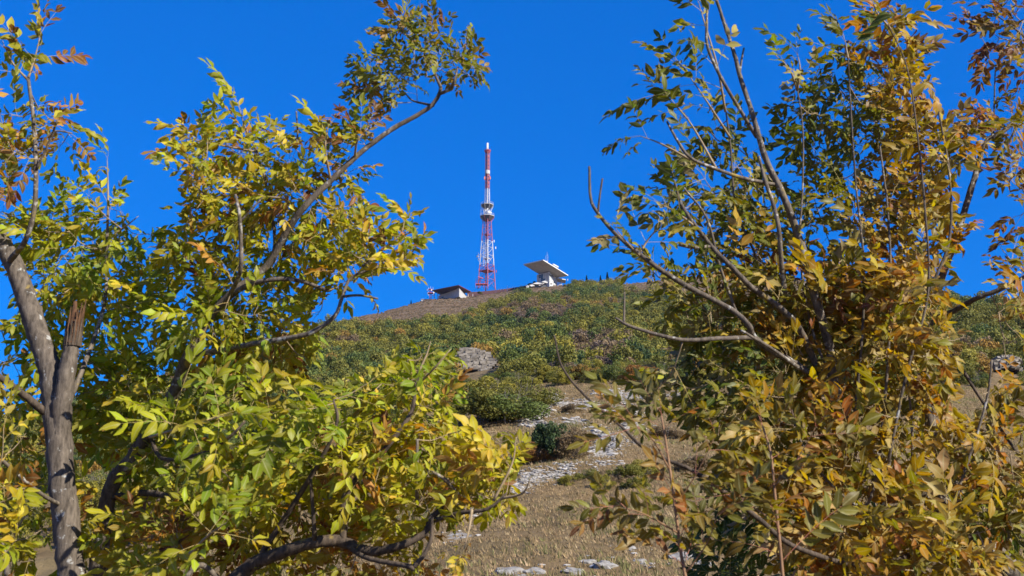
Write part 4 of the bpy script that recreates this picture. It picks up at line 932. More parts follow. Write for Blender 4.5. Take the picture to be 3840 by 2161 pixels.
class Ash:
    def __init__(s, name, label, cat, px, Y, group='ash trees in front', red=False):
        b = P(px, 2161, Y); b.z = gz(b.x, b.y); s.root = empty(name, b); tag(s.root, label, cat, group); s.nodes = []; s.tw = MB(); s.leaves = []; s.red = red; s.dens = .86; s.k = .97; s.zones = []; s.rnd = random.Random(hash(label) % 1000 if False else len(label) * 7 + int(px)); s.twm = M['twig_pink'] if red else M['twig']
    def branch(s, pts, mat='bark', name='branch', n=9, sub=6, rough=.06, keep=True):
        """pts: (px, py, Y, radius)"""
        path = [(*P(p[0], p[1], p[2]), p[3]) for p in pts]; path = catmull(path, sub)
        out = []
        for i, q in enumerate(path):
            k = q[3]; out.append((q[0] + s.rnd.uniform(-.06, .06) * k, q[1] + s.rnd.uniform(-.06, .06) * k, q[2] + s.rnd.uniform(-.06, .06) * k, max(k * s.rnd.uniform(.975, 1.025), .0012)))
        mb = MB(); tube(mb, out, n, rough, s.rnd); mb.build(name, M[mat], s.root, True)
        if keep: s.nodes += [(Vector(q[:3]), q[3]) for q in out]
        return out
    def leaf(s, p, d, pal, size=1.0):
        d = d.normalized(); nrm = Vector((random.gauss(0, .62), random.gauss(0, .62), random.gauss(0, .62))) + SUN * .55 + Vector((0, -.25, .45))
        z = (nrm - d * nrm.dot(d)).normalized(); x = d.cross(z).normalized()
        s.leaves.append((random.randrange(18), Matrix(((x.x, d.x, z.x, p.x), (x.y, d.y, z.y, p.y), (x.z, d.z, z.z, p.z), (0, 0, 0, 1))) @ Matrix.Scale(size * s.k, 4), pick(pal)))
    def shoot(s, path, pal, nodes=5, start=.25, size=1.0, wind=-.25, tip=True, spread=1.0):
        """leaf pairs along a twig path of (Vector, radius)"""
        n = len(path) - 1; ph = random.uniform(0, 3.14)
        for j in range(nodes):
            t = start + (1 - start) * (j + .5) / nodes; f = t * n; i = min(int(f), n - 1); p = path[i].lerp(path[i + 1], f - i); ax = (path[i + 1] - path[i]).normalized()
            u = ax.orthogonal().normalized(); w = ax.cross(u); ph += 1.57 + random.uniform(-.4, .4)
            for sg in (1, -1):
                if random.random() < .12: continue
                o = (u * math.cos(ph) + w * math.sin(ph)) * sg * spread; d = ax * random.uniform(.35, .9) + o + Vector((wind, 0, random.uniform(-.1, .3)))
                s.leaf(p, d, pal, size * random.uniform(.75, 1.1) * (1 - .25 * t))
        if tip:
            ax = (path[-1] - path[-2]).normalized()
            for k in range(2): s.leaf(path[-1], ax + Vector((random.gauss(0, .35), random.gauss(0, .35), random.gauss(0, .25))), pal, size * random.uniform(.55, .8))
    def sprig(s, pts, pal, r0=.006, nodes=5, start=.2, size=1.0, wind=-.25, tip=True, sub=5):
        path = catmull([(*P(p[0], p[1], p[2]), r0 * (1 - .75 * i / (len(pts) - 1))) for i, p in enumerate(pts)], sub)
        tube(s.tw, [tuple(q) for q in path], 5); V = [Vector(q[:3]) for q in path]; s.nodes += [(v, .004) for v in V]
        s.shoot(V, pal, nodes, start, size, wind, tip)
    def fill(s, poly, n, Y0, Y1, pal, size=1.0, nodes=3, wind=-.25, hole=()):
        """twigs from the nearest wood to n points spread over a region seen in the photo"""
        xs = [p[0] for p in poly]; ys = [p[1] for p in poly]; tg = []; tries = 0; n = int(n * s.dens + .5); mind = math.sqrt((max(xs) - min(xs)) * (max(ys) - min(ys)) / max(n, 1)) * .52; flat = []
        while len(tg) < n and tries < n * 60:
            tries += 1; x, y = random.uniform(min(xs), max(xs)), random.uniform(min(ys), max(ys))
            if not inpoly(x, y, poly) or any(((x - a) / c) ** 2 + ((y - b) / d) ** 2 < 1 for a, b, c, d in hole): continue
            if any((x - a) ** 2 + (y - b) ** 2 < mind * mind for a, b in flat): continue
            flat.append((x, y)); tg.append(P(x, y, random.uniform(Y0, Y1)))
        left = tg[:]
        A = np.array([tuple(q[0]) for q in s.nodes])
        dist = lambda p: float(np.min(((A - np.array(p)) ** 2).sum(1)))
        left.sort(key=dist)
        for p in left:
            D = ((A - np.array(p)) ** 2).sum(1); i = int(np.argmin(D + .35 * np.maximum(A[:, 2] - p.z, 0) ** 2)); a = Vector(A[i]); l = (p - a).length
            if l < .05: a = a - Vector((0, 0, .1)); l = .1
            mid = a.lerp(p, .55) + Vector((random.gauss(0, .05), random.gauss(0, .05), -.1)) * l
            ra = min(.0045, .0018 + .006 * l); path = [tuple(q) for q in catmull([(*a, ra), (*mid, ra * .75), (*p, ra * .4)], 5)]
            tube(s.tw, path, 4); V = [Vector(q[:3]) for q in path]; A = np.concatenate([A, np.array([tuple(v) for v in V[3:]])]); s.nodes += [(v, .003) for v in V[3:]]
            s.shoot(V, pal, min(nodes, 2), max(.2, 1 - .26 / max(l, .1)), size, wind)
    def finish(s):
        s.tw_o = tag(s.tw.build('twigs', s.twm, s.root, True), None, None, None, 'stuff') if s.tw.v else None
        inv = s.root.matrix_basis.inverted(); keep = []
        for lf in s.leaves:
            px, py = proj(*(lf[1] @ Vector((0, .12, 0))))
            if -260 < px < 4100 and -220 < py < 2380 and not blocked(lf[1], [WINDOW] + s.zones): keep.append((0 < px < 3840 and 0 < py < 2161, lf))
        keep.sort(key=lambda q: (not q[0], q[1][1].translation.y)); LS = LEAVES_RED if s.red else LEAVES
        V, F, MI, A1, A2, C = [], [], [], [], [], []
        for k, (inn, (vi, mt, c)) in enumerate(keep):
            me = LS[vi]
            if k < 300 and inn:
                o = bpy.data.objects.new('leaf', me); col.objects.link(o); o.parent = s.root; o.matrix_basis = inv @ mt; o.color = (*c, 1)
            else:
                b = len(V); V += [tuple(inv @ mt @ v.co) for v in me.vertices]; F += [tuple(j + b for j in p.vertices) for p in me.polygons]; MI += [p.material_index for p in me.polygons]
                A1 += [a.value for a in me.attributes['mid'].data]; A2 += [a.value for a in me.attributes['lr'].data]; C += [(*c, 1)] * len(me.vertices)
        if V:
            me = bpy.data.meshes.new('foliage'); me.from_pydata(V, [], F); me.polygons.foreach_set('material_index', MI); me.polygons.foreach_set('use_smooth', [True] * len(F))
            for nm, dat in (('mid', A1), ('lr', A2)): a = me.attributes.new(nm, 'FLOAT', 'POINT'); a.data.foreach_set('value', dat)
            a = me.attributes.new('Col', 'FLOAT_COLOR', 'POINT'); a.data.foreach_set('color', np.array(C, np.float32).ravel()); me.update()
            me.materials.append(M['leaf_mass']); me.materials.append(M['rachis_red'] if s.red else M['rachis'])
            o = bpy.data.objects.new('foliage', me); col.objects.link(o); o.parent = s.root; tag(o, None, None, None, 'stuff')
        print('ASH', s.root.name, len(s.leaves), len(keep))

# --- A: the thick forked trunk at the left edge, one fork snapped off
A = Ash('ash_tree', 'thick forked ash trunk with a snapped-off fork at the left edge', 'tree', 290, 4.5)
A.zones = [GAP_AB]
A.branch([(330, 3300, 4.5, .075), (290, 2500, 4.5, .064), (268, 2161, 4.5, .054), (232, 1800, 4.5, .052), (213, 1580, 4.5, .052), (190, 1400, 4.5, .048), (148, 1270, 4.5, .044), (100, 1120, 4.5, .041), (45, 980, 4.5, .039), (-25, 850, 4.5, .036), (-90, 700, 4.5, .036)], name='trunk', n=18, sub=10, rough=.07)
A.branch([(226, 1720, 4.5, .036), (230, 1560, 4.48, .041), (243, 1440, 4.46, .036), (262, 1340, 4.46, .033), (272, 1270, 4.46, .031)], name='broken_fork', n=14, sub=8)
mb = MB()
for k in range(18):
    a = k * .349; q = P(274, 1265, 4.46); b_ = q + Vector((.022 * math.cos(a), .026 * math.sin(a), -.03)); t_ = b_ + Vector((random.uniform(-.008, .014), random.uniform(-.008, .008), .03 + .13 * random.random() ** 1.5 + (.10 if math.cos(a) > .2 else 0)))
    mb.bar(b_, t_, .011, 5, .002)
mb.bar(P(272, 1290, 4.46), P(282, 1130, 4.46), .027, 9, .007); mb.build('splintered_stump', M['wood'], A.root)
mb = MB()
for k in range(15):
    a = k * .42 + .1; q = P(271, 1300, 4.46) + Vector((.029 * math.cos(a), .029 * math.sin(a), 0)); mb.bar(q, q + Vector((.004 * math.cos(a), .004 * math.sin(a), random.uniform(.05, .13))), .0085, 5, .002)
mb.build('torn_bark', M['bark_dark'], A.root)
A.branch([(165, 1545, 4.47, .018), (100, 1490, 4.4, .015), (0, 1415, 4.3, .013), (-120, 1340, 4.3, .010)], 'bark_dark')
A.branch([(240, 1900, 4.5, .008), (150, 1850, 4.3, .008), (0, 1720, 4.1, .007), (-90, 1640, 4.0, .006)], 'bark_pale')
A.branch([(40, 975, 4.45, .014), (95, 900, 4.3, .011), (128, 790, 4.25, .010), (135, 620, 4.2, .009), (125, 450, 4.2, .008), (105, 290, 4.2, .007)], 'bark_pale')
A.branch([(135, 640, 4.2, .006), (190, 520, 4.15, .005), (215, 450, 4.1, .004)], 'bark_pale'); A.branch([(140, 560, 4.2, .005), (200, 495, 4.2, .004), (270, 500, 4.2, .003)], 'bark_pale')
A.branch([(270, 1480, 4.5, .012), (330, 1330, 4.6, .010), (390, 1150, 4.7, .008), (400, 950, 4.7, .007), (405, 780, 4.7, .005)], 'bark_pale')
A.branch([(30, 2161, 4.0, .010), (10, 2050, 4.0, .008), (-40, 1900, 4.0, .007)], 'bark_pale')
A.sprig([(105, 295, 4.2), (130, 220, 4.2), (150, 140, 4.2)], 'leftgold', nodes=3, start=0, wind=.1); A.sprig([(105, 300, 4.2), (50, 240, 4.2), (10, 160, 4.2)], 'leftgold', nodes=3, start=.1)
A.fill([(-40, 330), (70, 330), (160, 420), (270, 480), (250, 620), (120, 700), (-40, 700)], 13, 4.0, 4.5, 'leftgold', .85, 2)
A.sprig([(405, 790, 4.7), (405, 700, 4.7), (402, 600, 4.7)], 'leftgreen', nodes=4, start=0, size=.85, wind=0); A.sprig([(400, 900, 4.7), (470, 850, 4.6), (520, 810, 4.6)], 'leftgreen', nodes=3)
A.fill([(130, 760), (240, 690), (330, 740), (400, 720), (470, 780), (580, 900), (590, 1000), (520, 1080), (400, 1100), (330, 1000), (140, 960)], 24, 4.5, 5.1, 'leftgreen', .95, 3)
A.fill([(-60, 760), (40, 780), (190, 960), (170, 1100), (90, 980), (-60, 900)], 5, 4.6, 5.0, 'left', .9, 2)
A.fill([(120, 1050), (330, 1000), (560, 1060), (620, 1250), (600, 1500), (420, 1600), (300, 1560), (320, 1300), (160, 1250)], 40, 4.7, 5.5, 'leftgreen', 1.0, 3)
A.fill([(-80, 1250), (60, 1260), (170, 1420), (180, 1600), (210, 1800), (220, 2161), (-80, 2200)], 34, 4.6, 5.5, 'left', 1.0, 3)
A.fill([(-60, 1500), (130, 1600), (180, 2100), (-60, 2161)], 9, 3.7, 4.2, 'left', .9, 2)
A.finish()
# --- B: slender ash whose long bough reaches up to the right
B = Ash('ash_tree', 'slender ash with a long bare bough reaching towards the tower', 'tree', 420, 4.8)
B.zones = [BARE_B, GAP_AB, GAP_BC]; B.dens = .92
B.branch([(300, 3300, 4.9, .050), (340, 2500, 4.9, .044), (400, 1888, 4.8, .034), (496, 1720, 4.7, .030), (640, 1496, 4.6, .026), (704, 1336, 4.5, .023), (792, 1184, 4.45, .018), (880, 1090, 4.4, .0165), (1000, 1000, 4.4, .0155), (1076, 869, 4.35, .0145), (1145, 773, 4.3, .0135), (1242, 676, 4.3, .0125), (1352, 573, 4.3, .011), (1462, 490, 4.3, .0105), (1560, 435, 4.3, .0095), (1621, 393, 4.3, .009), (1652, 338, 4.3, .008), (1640, 300, 4.3, .006), (1604, 214, 4.3, .005)], 'bark', 'trunk', 12, 8)
B.branch([(1648, 352, 4.3, .008), (1680, 338, 4.25, .007), (1704, 304, 4.2, .006), (1716, 250, 4.2, .004)], 'bark_pale'); B.branch([(1625, 397, 4.3, .006), (1585, 388, 4.35, .005), (1545, 376, 4.4, .004), (1510, 340, 4.4, .003)], 'bark')
B.branch([(704, 1330, 4.5, .014), (800, 1318, 4.4, .012), (950, 1290, 4.3, .011), (1050, 1274, 4.25, .011), (1153, 1253, 4.2, .010), (1232, 1208, 4.2, .009), (1265, 1170, 4.2, .008), (1285, 1110, 4.2, .007), (1320, 1040, 4.2, .006), (1420, 1000, 4.2, .005)], 'bark_pale')
B.branch([(1288, 1112, 4.2, .006), (1350, 1108, 4.2, .005), (1418, 1121, 4.2, .004)], 'bark'); B.branch([(830, 1140, 4.43, .013), (910, 1080, 4.35, .012), (1000, 1052, 4.3, .010), (1110, 1050, 4.3, .009), (1230, 1090, 4.3, .007)], 'bark')
B.branch([(850, 1130, 4.42, .010), (900, 1020, 4.2, .009), (903, 900, 4.15, .008), (897, 800, 4.1, .007), (883, 730, 4.1, .005)], 'bark_pale'); B.branch([(903, 830, 4.12, .005), (950, 780, 4.1, .004), (985, 740, 4.1, .003)], 'bark_pale')
B.branch([(400, 1870, 4.8, .016), (520, 1850, 4.7, .014), (600, 1855, 4.6, .013), (690, 1875, 4.5, .009)], 'bark_dark'); B.branch([(640, 1480, 4.6, .010), (720, 1450, 4.6, .009), (800, 1455, 4.6, .008), (880, 1470, 4.6, .005)], 'bark_pale')
B.branch([(560, 1620, 4.65, .010), (610, 1720, 4.4, .008), (760, 1700, 4.1, .007), (860, 1640, 4.0, .006), (920, 1580, 4.0, .004)], 'bark_dark'); B.branch([(1110, 560, 4.3, .004), (1116, 500, 4.3, .004), (1111, 418, 4.3, .003)], 'bark_pale', keep=False)
B.branch([(1010, 990, 4.4, .009), (1030, 900, 4.5, .007), (1000, 700, 4.5, .006), (960, 560, 4.5, .004)], 'bark'); B.branch([(1360, 1000, 4.2, .005), (1440, 930, 4.2, .004), (1520, 870, 4.2, .003)], 'bark')
B.fill([(1360, 250), (1480, 180), (1560, 210), (1560, 330), (1440, 370), (1340, 300)], 13, 4.25, 4.5, 'tip', .66, 2, -.8); B.fill([(1450, 110), (1560, 70), (1680, 100), (1640, 220), (1560, 210)], 11, 4.2, 4.45, 'tip', .62, 2, -.5)
B.fill([(1660, 180), (1770, 170), (1790, 230), (1740, 290), (1650, 280)], 9, 4.2, 4.4, 'tip', .6, 2, -.5); B.sprig([(1420, 360, 4.4), (1460, 385, 4.4), (1545, 385, 4.4)], 'brown', nodes=2, start=.0, size=.6, wind=-.6)
B.sprig([(960, 560, 4.5), (920, 480, 4.5), (895, 400, 4.5)], 'leftgreen', nodes=3, start=0, wind=-.2); B.sprig([(960, 570, 4.5), (800, 540, 4.5), (700, 520, 4.5)], 'left', nodes=5, size=.9, wind=-.3)
B.sprig([(1330, 590, 4.3), (1340, 530, 4.2), (1380, 480, 4.2)], 'brown', nodes=3, size=.75); B.sprig([(1240, 680, 4.3), (1220, 560, 4.2), (1230, 480, 4.2)], 'leftgold', nodes=3, size=.8)
B.fill([(620, 640), (700, 500), (840, 450), (960, 480), (1080, 520), (1250, 520), (1370, 520), (1390, 620), (1310, 720), (1150, 760), (1000, 800), (850, 800), (720, 720)], 44, 4.25, 4.9, 'left', .88, 3, -.35)
B.fill([(640, 860), (760, 740), (1000, 780), (1300, 740), (1350, 880), (1290, 1000), (1100, 1060), (900, 1100), (760, 1100), (680, 980)], 40, 4.3, 5.0, 'left', .92, 3, -.25, [(650, 700, 60, 90)])
B.fill([(1300, 800), (1420, 830), (1520, 850), (1580, 900), (1560, 980), (1460, 1050), (1330, 1080), (1270, 980)], 15, 4.0, 4.5, 'left', .8, 2, .2)
B.sprig([(1430, 940, 4.2), (1500, 880, 4.2), (1520, 810, 4.2)], 'leftgreen', nodes=3, size=.7, wind=.1); B.sprig([(1400, 1010, 4.2), (1530, 960, 4.2), (1580, 890, 4.2)], 'leftgold', nodes=3, size=.7, wind=.3)
B.fill([(560, 1050), (700, 1050), (900, 1100), (1180, 1080), (1250, 1170), (1100, 1260), (800, 1300), (640, 1250), (580, 1150)], 26, 4.3, 5.0, 'leftgreen', .95, 3)
B.fill([(780, 1280), (1000, 1260), (1150, 1270), (1180, 1350), (1000, 1430), (820, 1400)], 12, 4.2, 4.9, 'leftgold', .9, 3)
B.fill([(420, 1400), (640, 1330), (800, 1400), (760, 1600), (600, 1700), (400, 1700), (340, 1550)], 24, 4.4, 5.3, 'leftgreen', 1.0, 3, hole=[(720, 1400, 70, 60)])
B.fill([(340, 1700), (560, 1690), (760, 1720), (760, 1950), (560, 2161), (320, 2161)], 26, 4.4, 5.3, 'left', 1.0, 3); B.sprig([(560, 1640, 4.0), (700, 1600, 3.9), (840, 1560, 3.8)], 'leftgreen', nodes=5, size=1.1)
B.finish()
# --- C: the low bough spreading across the lower middle
C = Ash('ash_tree', 'low spreading ash with dark curved boughs in the lower middle', 'tree', 820, 4.2)
C.zones = [OPEN_C, GAP_BC]; C.dens = .85
C.branch([(640, 3200, 4.2, .050), (740, 2500, 4.2, .040), (850, 2230, 4.2, .032), (933, 2128, 4.2, .027), (1032, 2081, 4.15, .024), (1152, 2041, 4.1, .022), (1238, 2028, 4.1, .022), (1291, 2034, 4.1, .021), (1390, 2068, 4.05, .018), (1496, 2048, 4.0, .015), (1589, 2002, 4.0, .012), (1616, 1945, 4.0, .011), (1650, 1915, 4.0, .010), (1690, 1893, 4.0, .008)], 'bark_dark', 'trunk', 12, 8)
C.branch([(1285, 2030, 4.1, .015), (1293, 1950, 4.1, .013), (1298, 1849, 4.1, .012), (1404, 1730, 4.1, .011), (1480, 1640, 4.1, .010), (1543, 1545, 4.1, .008), (1556, 1465, 4.1, .007), (1570, 1390, 4.1, .005)], 'bark_dark')
C.branch([(955, 2115, 4.2, .012), (1040, 1985, 4.15, .011), (1119, 1863, 4.1, .010), (1218, 1697, 4.05, .008), (1264, 1578, 4.0, .006), (1250, 1500, 4.0, .004)], 'bark_dark'); C.branch([(1178, 2040, 4.1, .009), (1178, 1980, 4.05, .008), (1165, 1796, 4.0, .006)], 'bark_dark')
C.branch([(1297, 2041, 4.1, .010), (1364, 2088, 4.0, .009), (1450, 2110, 3.95, .009), (1536, 2125, 3.9, .009), (1549, 2141, 3.9, .006)], 'bark_dark'); C.branch([(1549, 2128, 3.9, .009), (1590, 2080, 3.9, .008), (1616, 2022, 3.9, .007), (1620, 1940, 3.9, .005)], 'bark_dark')
C.branch([(1620, 1955, 4.0, .009), (1720, 1925, 3.95, .008), (1828, 1909, 3.9, .006), (1900, 1850, 3.9, .004)], 'bark_dark'); C.branch([(1565, 1900, 4.1, .007), (1563, 1770, 4.0, .007), (1565, 1650, 4.0, .005)], 'bark_pale'); C.branch([(1720, 1860, 4.0, .007), (1670, 1800, 3.9, .007), (1620, 1770, 3.9, .005)], 'bark_pale')
C.branch([(860, 2220, 4.2, .012), (760, 2120, 4.1, .010), (700, 2161, 4.0, .008)], 'bark_pale')
C.fill([(1300, 1440), (1420, 1430), (1540, 1340), (1640, 1290), (1700, 1370), (1690, 1480), (1600, 1560), (1430, 1560), (1310, 1520)], 22, 4.0, 4.7, 'leftgreen', .92, 3, -.1)
C.sprig([(1570, 1395, 4.1), (1600, 1330, 4.1), (1615, 1280, 4.1)], 'leftgreen', nodes=3, size=.85, wind=0, start=0); C.sprig([(1560, 1450, 4.1), (1630, 1380, 4.0), (1690, 1310, 4.0)], 'leftgreen', nodes=3, size=.85, wind=.2)
C.fill([(860, 1480), (1050, 1440), (1280, 1500), (1300, 1640), (1180, 1760), (950, 1760), (860, 1620)], 24, 3.9, 4.8, 'leftgreen', .98, 3, -.2, [(960, 1600, 70, 70)])
C.fill([(1280, 1560), (1600, 1560), (1800, 1590), (1910, 1630), (1930, 1760), (1880, 1880), (1700, 1900), (1500, 1900), (1330, 1850)], 58, 3.9, 4.7, 'left', .9, 3, .05)
C.sprig([(1850, 1880, 3.9), (1920, 1740, 3.9), (1935, 1640, 3.9)], 'leftgold', nodes=4, size=.7, wind=.05); C.sprig([(1880, 1870, 3.9), (1960, 1850, 3.85), (1990, 1790, 3.8)], 'leftgreen', nodes=2, size=.6, wind=.4)
C.fill([(780, 1760), (1000, 1760), (1280, 1740), (1480, 1860), (1600, 1920), (1500, 2010), (1250, 2000), (1000, 2040), (800, 2000)], 42, 4.05, 4.9, 'left', .95, 3, -.1, [(1250, 1900, 70, 60)])
C.fill([(600, 1900), (900, 1950), (1200, 2040), (1250, 2161), (600, 2200)], 20, 4.1, 4.9, 'leftgold', .95, 3); C.fill([(1230, 2060), (1500, 2090), (1640, 2000), (1620, 2140), (1300, 2190)], 9, 4.0, 4.5, 'leftgold', .8, 2)
C.sprig([(1770, 1910, 3.9), (1760, 1980, 3.85), (1740, 2060, 3.8)], 'left', nodes=2, size=.75, start=.5, wind=0)
C.sprig([(700, 2090, 3.6), (780, 2010, 3.5), (850, 1960, 3.4)], 'leftgreen', nodes=3, size=1.0)
C.finish()
# --- D: the big ash on the right, leaning trunk and lichened bare tops
D = Ash('ash_tree', 'leaning ash with lichened bare tops and ochre leaves on the right', 'tree', 3900, 4.9)
D.zones = GAPS_R; D.dens = .95; D.k = 1.12
D.branch([(4300, 3300, 5.0, .085), (4050, 2500, 5.0, .070), (3780, 2136, 4.9, .056), (3636, 2024, 4.8, .050), (3564, 1928, 4.8, .046), (3430, 1830, 4.75, .040), (3316, 1752, 4.7, .036), (3220, 1632, 4.65, .033), (3148, 1520, 4.6, .030), (3122, 1420, 4.6, .024), (3118, 1344, 4.6, .021), (3095, 1240, 4.55, .019), (3060, 1130, 4.5, .018), (3031, 1000, 4.5, .017), (2990, 876, 4.5, .016), (2942, 745, 4.45, .015), (2873, 600, 4.45, .0135), (2845, 510, 4.4, .012), (2817, 414, 4.4, .011), (2776, 290, 4.4, .010), (2755, 207, 4.4, .009), (2721, 104, 4.4, .008), (2690, 10, 4.4, .007), (2660, -60, 4.4, .005)], 'bark_pale', 'trunk', 12, 7)
D.branch([(2838, 515, 4.42, .009), (2776, 414, 4.35, .008), (2707, 297, 4.3, .0075), (2655, 180, 4.3, .007), (2650, 90, 4.3, .006), (2652, 14, 4.3, .004)], 'bark_pale'); D.branch([(2772, 290, 4.4, .006), (2780, 230, 4.4, .005), (2790, 180, 4.4, .004)], 'bark_pale')
D.branch([(2945, 1110, 4.5, .012), (2931, 1000, 4.45, .0105), (2921, 862, 4.4, .0095), (2900, 766, 4.4, .009), (2873, 690, 4.4, .008), (2845, 586, 4.4, .006)], 'bark_pale'); D.branch([(2905, 692, 4.45, .008), (2790, 669, 4.35, .008), (2686, 635, 4.3, .0075), (2590, 593, 4.25, .007), (2542, 531, 4.25, .006), (2500, 455, 4.25, .004)], 'bark_pale')
D.branch([(3110, 1440, 4.6, .017), (3076, 1400, 4.55, .016), (3012, 1264, 4.5, .015), (2972, 1200, 4.45, .014), (2900, 1136, 4.4, .013), (2820, 1080, 4.35, .012), (2742, 1000, 4.3, .011), (2686, 945, 4.3, .010), (2652, 904, 4.3, .009), (2604, 842, 4.25, .008), (2555, 766, 4.25, .007), (2528, 676, 4.25, .004)], 'bark')
D.branch([(2660, 925, 4.3, .007), (2600, 928, 4.2, .008), (2549, 918, 4.15, .007)], 'bark_pale', keep=False)
D.branch([(3116, 1475, 4.6, .016), (3000, 1376, 4.5, .0145), (2900, 1320, 4.4, .013), (2828, 1264, 4.35, .012), (2804, 1216, 4.3, .012), (2740, 1160, 4.3, .011), (2580, 1076, 4.25, .011), (2460, 1000, 4.2, .010), (2397, 952, 4.2, .009), (2307, 876, 4.2, .008), (2238, 794, 4.2, .007), (2214, 738, 4.2, .006), (2210, 625, 4.2, .005)], 'bark'); D.branch([(2242, 796, 4.2, .005), (2250, 730, 4.2, .004), (2259, 670, 4.2, .004)], 'bark_dark', keep=False)
D.branch([(2828, 1266, 4.35, .010), (2692, 1270, 4.2, .009), (2580, 1276, 4.15, .008), (2484, 1260, 4.1, .007), (2364, 1224, 4.1, .006), (2308, 1192, 4.1, .004)], 'bark'); D.branch([(2340, 1212, 4.1, .005), (2341, 1150, 4.1, .004), (2342, 1095, 4.1, .003)], 'bark_pale', keep=False)
D.branch([(3060, 1420, 4.55, .010), (2980, 1370, 4.4, .009), (2900, 1312, 4.3, .007), (2780, 1240, 4.2, .005)], 'bark_pale')
D.branch([(3600, 1985, 4.78, .012), (3300, 2120, 4.3, .011), (3000, 2060, 3.9, .009), (2850, 1950, 3.8, .0085), (2720, 1850, 3.7, .008), (2590, 1762, 3.6, .007), (2500, 1725, 3.6, .0065), (2400, 1668, 3.6, .006), (2330, 1600, 3.6, .005), (2200, 1490, 3.6, .0042), (2110, 1380, 3.6, .0036), (2078, 1258, 3.6, .003)], 'bark_dark', keep=False)
# upright leafy stems
for k, pts in enumerate([[(3200, 1600), (3230, 1300), (3240, 1000), (3210, 700), (3190, 400), (3180, 200)], [(3180, 1560), (3050, 1250), (3000, 950), (3010, 700), (3010, 480), (2990, 330)], [(3330, 1740), (3400, 1400), (3480, 1100), (3470, 800), (3440, 500), (3400, 250), (3330, 90)],
                         [(3300, 1700), (3330, 1350), (3340, 1050), (3330, 800), (3300, 550)], [(2900, 1140), (2830, 950), (2760, 780), (2740, 560), (2720, 400)], [(2760, 1170), (2700, 1000), (2650, 820), (2560, 700)], [(3480, 1100), (3560, 900), (3560, 650), (3520, 420)],
                         [(3420, 1830), (3420, 1600), (3400, 1400)], [(3300, 1740), (3240, 1900), (3100, 1800), (3000, 1650), (2960, 1500)], [(3560, 1930), (3640, 1700), (3700, 1500), (3720, 1350)], [(3500, 1880), (3380, 2000), (3240, 2050), (3120, 2000)]]):
    D.branch([(x, y, 4.5 + .12 * math.sin(k * 2.1) - .02 * i, .0065 * (1 - .11 * i)) for i, (x, y) in enumerate(pts)], 'bark_pale' if k % 2 else 'bark')
D.sprig([(2720, 420, 4.4), (2690, 250, 4.3), (2640, 80, 4.3), (2620, 10, 4.3)], 'olive', nodes=6, start=.1, size=.9, wind=-.1); D.sprig([(2740, 520, 4.4), (2650, 380, 4.3), (2560, 250, 4.3)], 'olive', nodes=4, start=.3, size=.9)
D.sprig([(2690, 640, 4.3), (2580, 450, 4.3), (2470, 340, 4.3)], 'olive', nodes=5, start=.3, size=.85); D.sprig([(2590, 600, 4.3), (2480, 540, 4.3), (2400, 510, 4.3)], 'olive', nodes=2, start=.4, size=.7)
D.sprig([(2600, 845, 4.25), (2540, 800, 4.2), (2470, 760, 4.2)], 'olive', nodes=2, start=.2, size=.75); D.sprig([(2400, 950, 4.2), (2430, 900, 4.2), (2480, 840, 4.15)], 'olive', nodes=2, start=.2, size=.8, wind=.1); D.sprig([(2400, 960, 4.2), (2360, 920, 4.15), (2310, 860, 4.1)], 'olive', nodes=2, start=.2, size=.7)
D.sprig([(2990, 340, 4.45), (2960, 260, 4.4), (2900, 200, 4.4)], 'leftgreen', nodes=3, start=0, size=.7); D.sprig([(2990, 340, 4.45), (3000, 260, 4.4), (2990, 200, 4.4)], 'olive', nodes=3, start=0, size=.7)
D.sprig([(3180, 220, 4.4), (3175, 190, 4.4), (3170, 160, 4.4)], 'olive', nodes=2, start=0, size=.8); D.sprig([(3340, 110, 4.4), (3290, 50, 4.4), (3270, 0, 4.4)], 'olive', nodes=3, start=0, size=.8)
D.fill([(2560, 560), (2720, 430), (2800, 540), (2880, 700), (2940, 900), (2900, 1050), (2760, 960), (2600, 880), (2520, 740)], 24, 4.45, 5.0, 'olive', .82, 3, -.1, [(2680, 700, 50, 60), (2640, 860, 40, 40)])
D.fill([(2900, 420), (3050, 300), (3200, 220), (3280, 330), (3300, 600), (3260, 900), (3080, 980), (2960, 760), (2920, 560)], 34, 4.5, 5.2, 'olive', .85, 3, -.1, [(2960, 640, 50, 80), (3120, 840, 40, 60)])
D.fill([(3210, 80), (3340, 30), (3430, 150), (3460, 330), (3540, 420), (3620, 500), (3580, 600), (3460, 640), (3320, 520), (3260, 300)], 28, 4.4, 5.0, 'ochre', .82, 3, .05)
D.fill([(3220, 540), (3440, 560), (3580, 640), (3600, 800), (3620, 960), (3500, 1060), (3340, 1040), (3240, 900)], 30, 4.4, 5.1, 'ochre', .85, 3, 0)
D.fill([(2400, 960), (2560, 980), (2740, 1040), (2760, 1250), (2600, 1200), (2480, 1080)], 11, 4.3, 4.7, 'olive', .8, 2)
D.fill([(2720, 1000), (2960, 960), (3240, 980), (3300, 1200), (3200, 1400), (2960, 1380), (2760, 1280)], 44, 4.45, 5.1, 'ochre', .86, 3, 0)
D.fill([(2420, 1480), (2520, 1360), (2700, 1300), (2900, 1380), (3000, 1500), (2900, 1600), (2700, 1540), (2560, 1480)], 20, 4.3, 4.9, 'olive', .86, 3, -.15)
D.fill([(2760, 1040), (3300, 1000), (3560, 1100), (3560, 1400), (3200, 1460), (2800, 1360)], 22, 4.4, 5.1, 'olive', .86, 3)
D.dens = 1.1
D.fill([(3240, 1000), (3460, 1040), (3600, 1080), (3620, 1300), (3540, 1500), (3300, 1460), (3240, 1250)], 34, 4.2, 4.9, 'ochre', .86, 3)
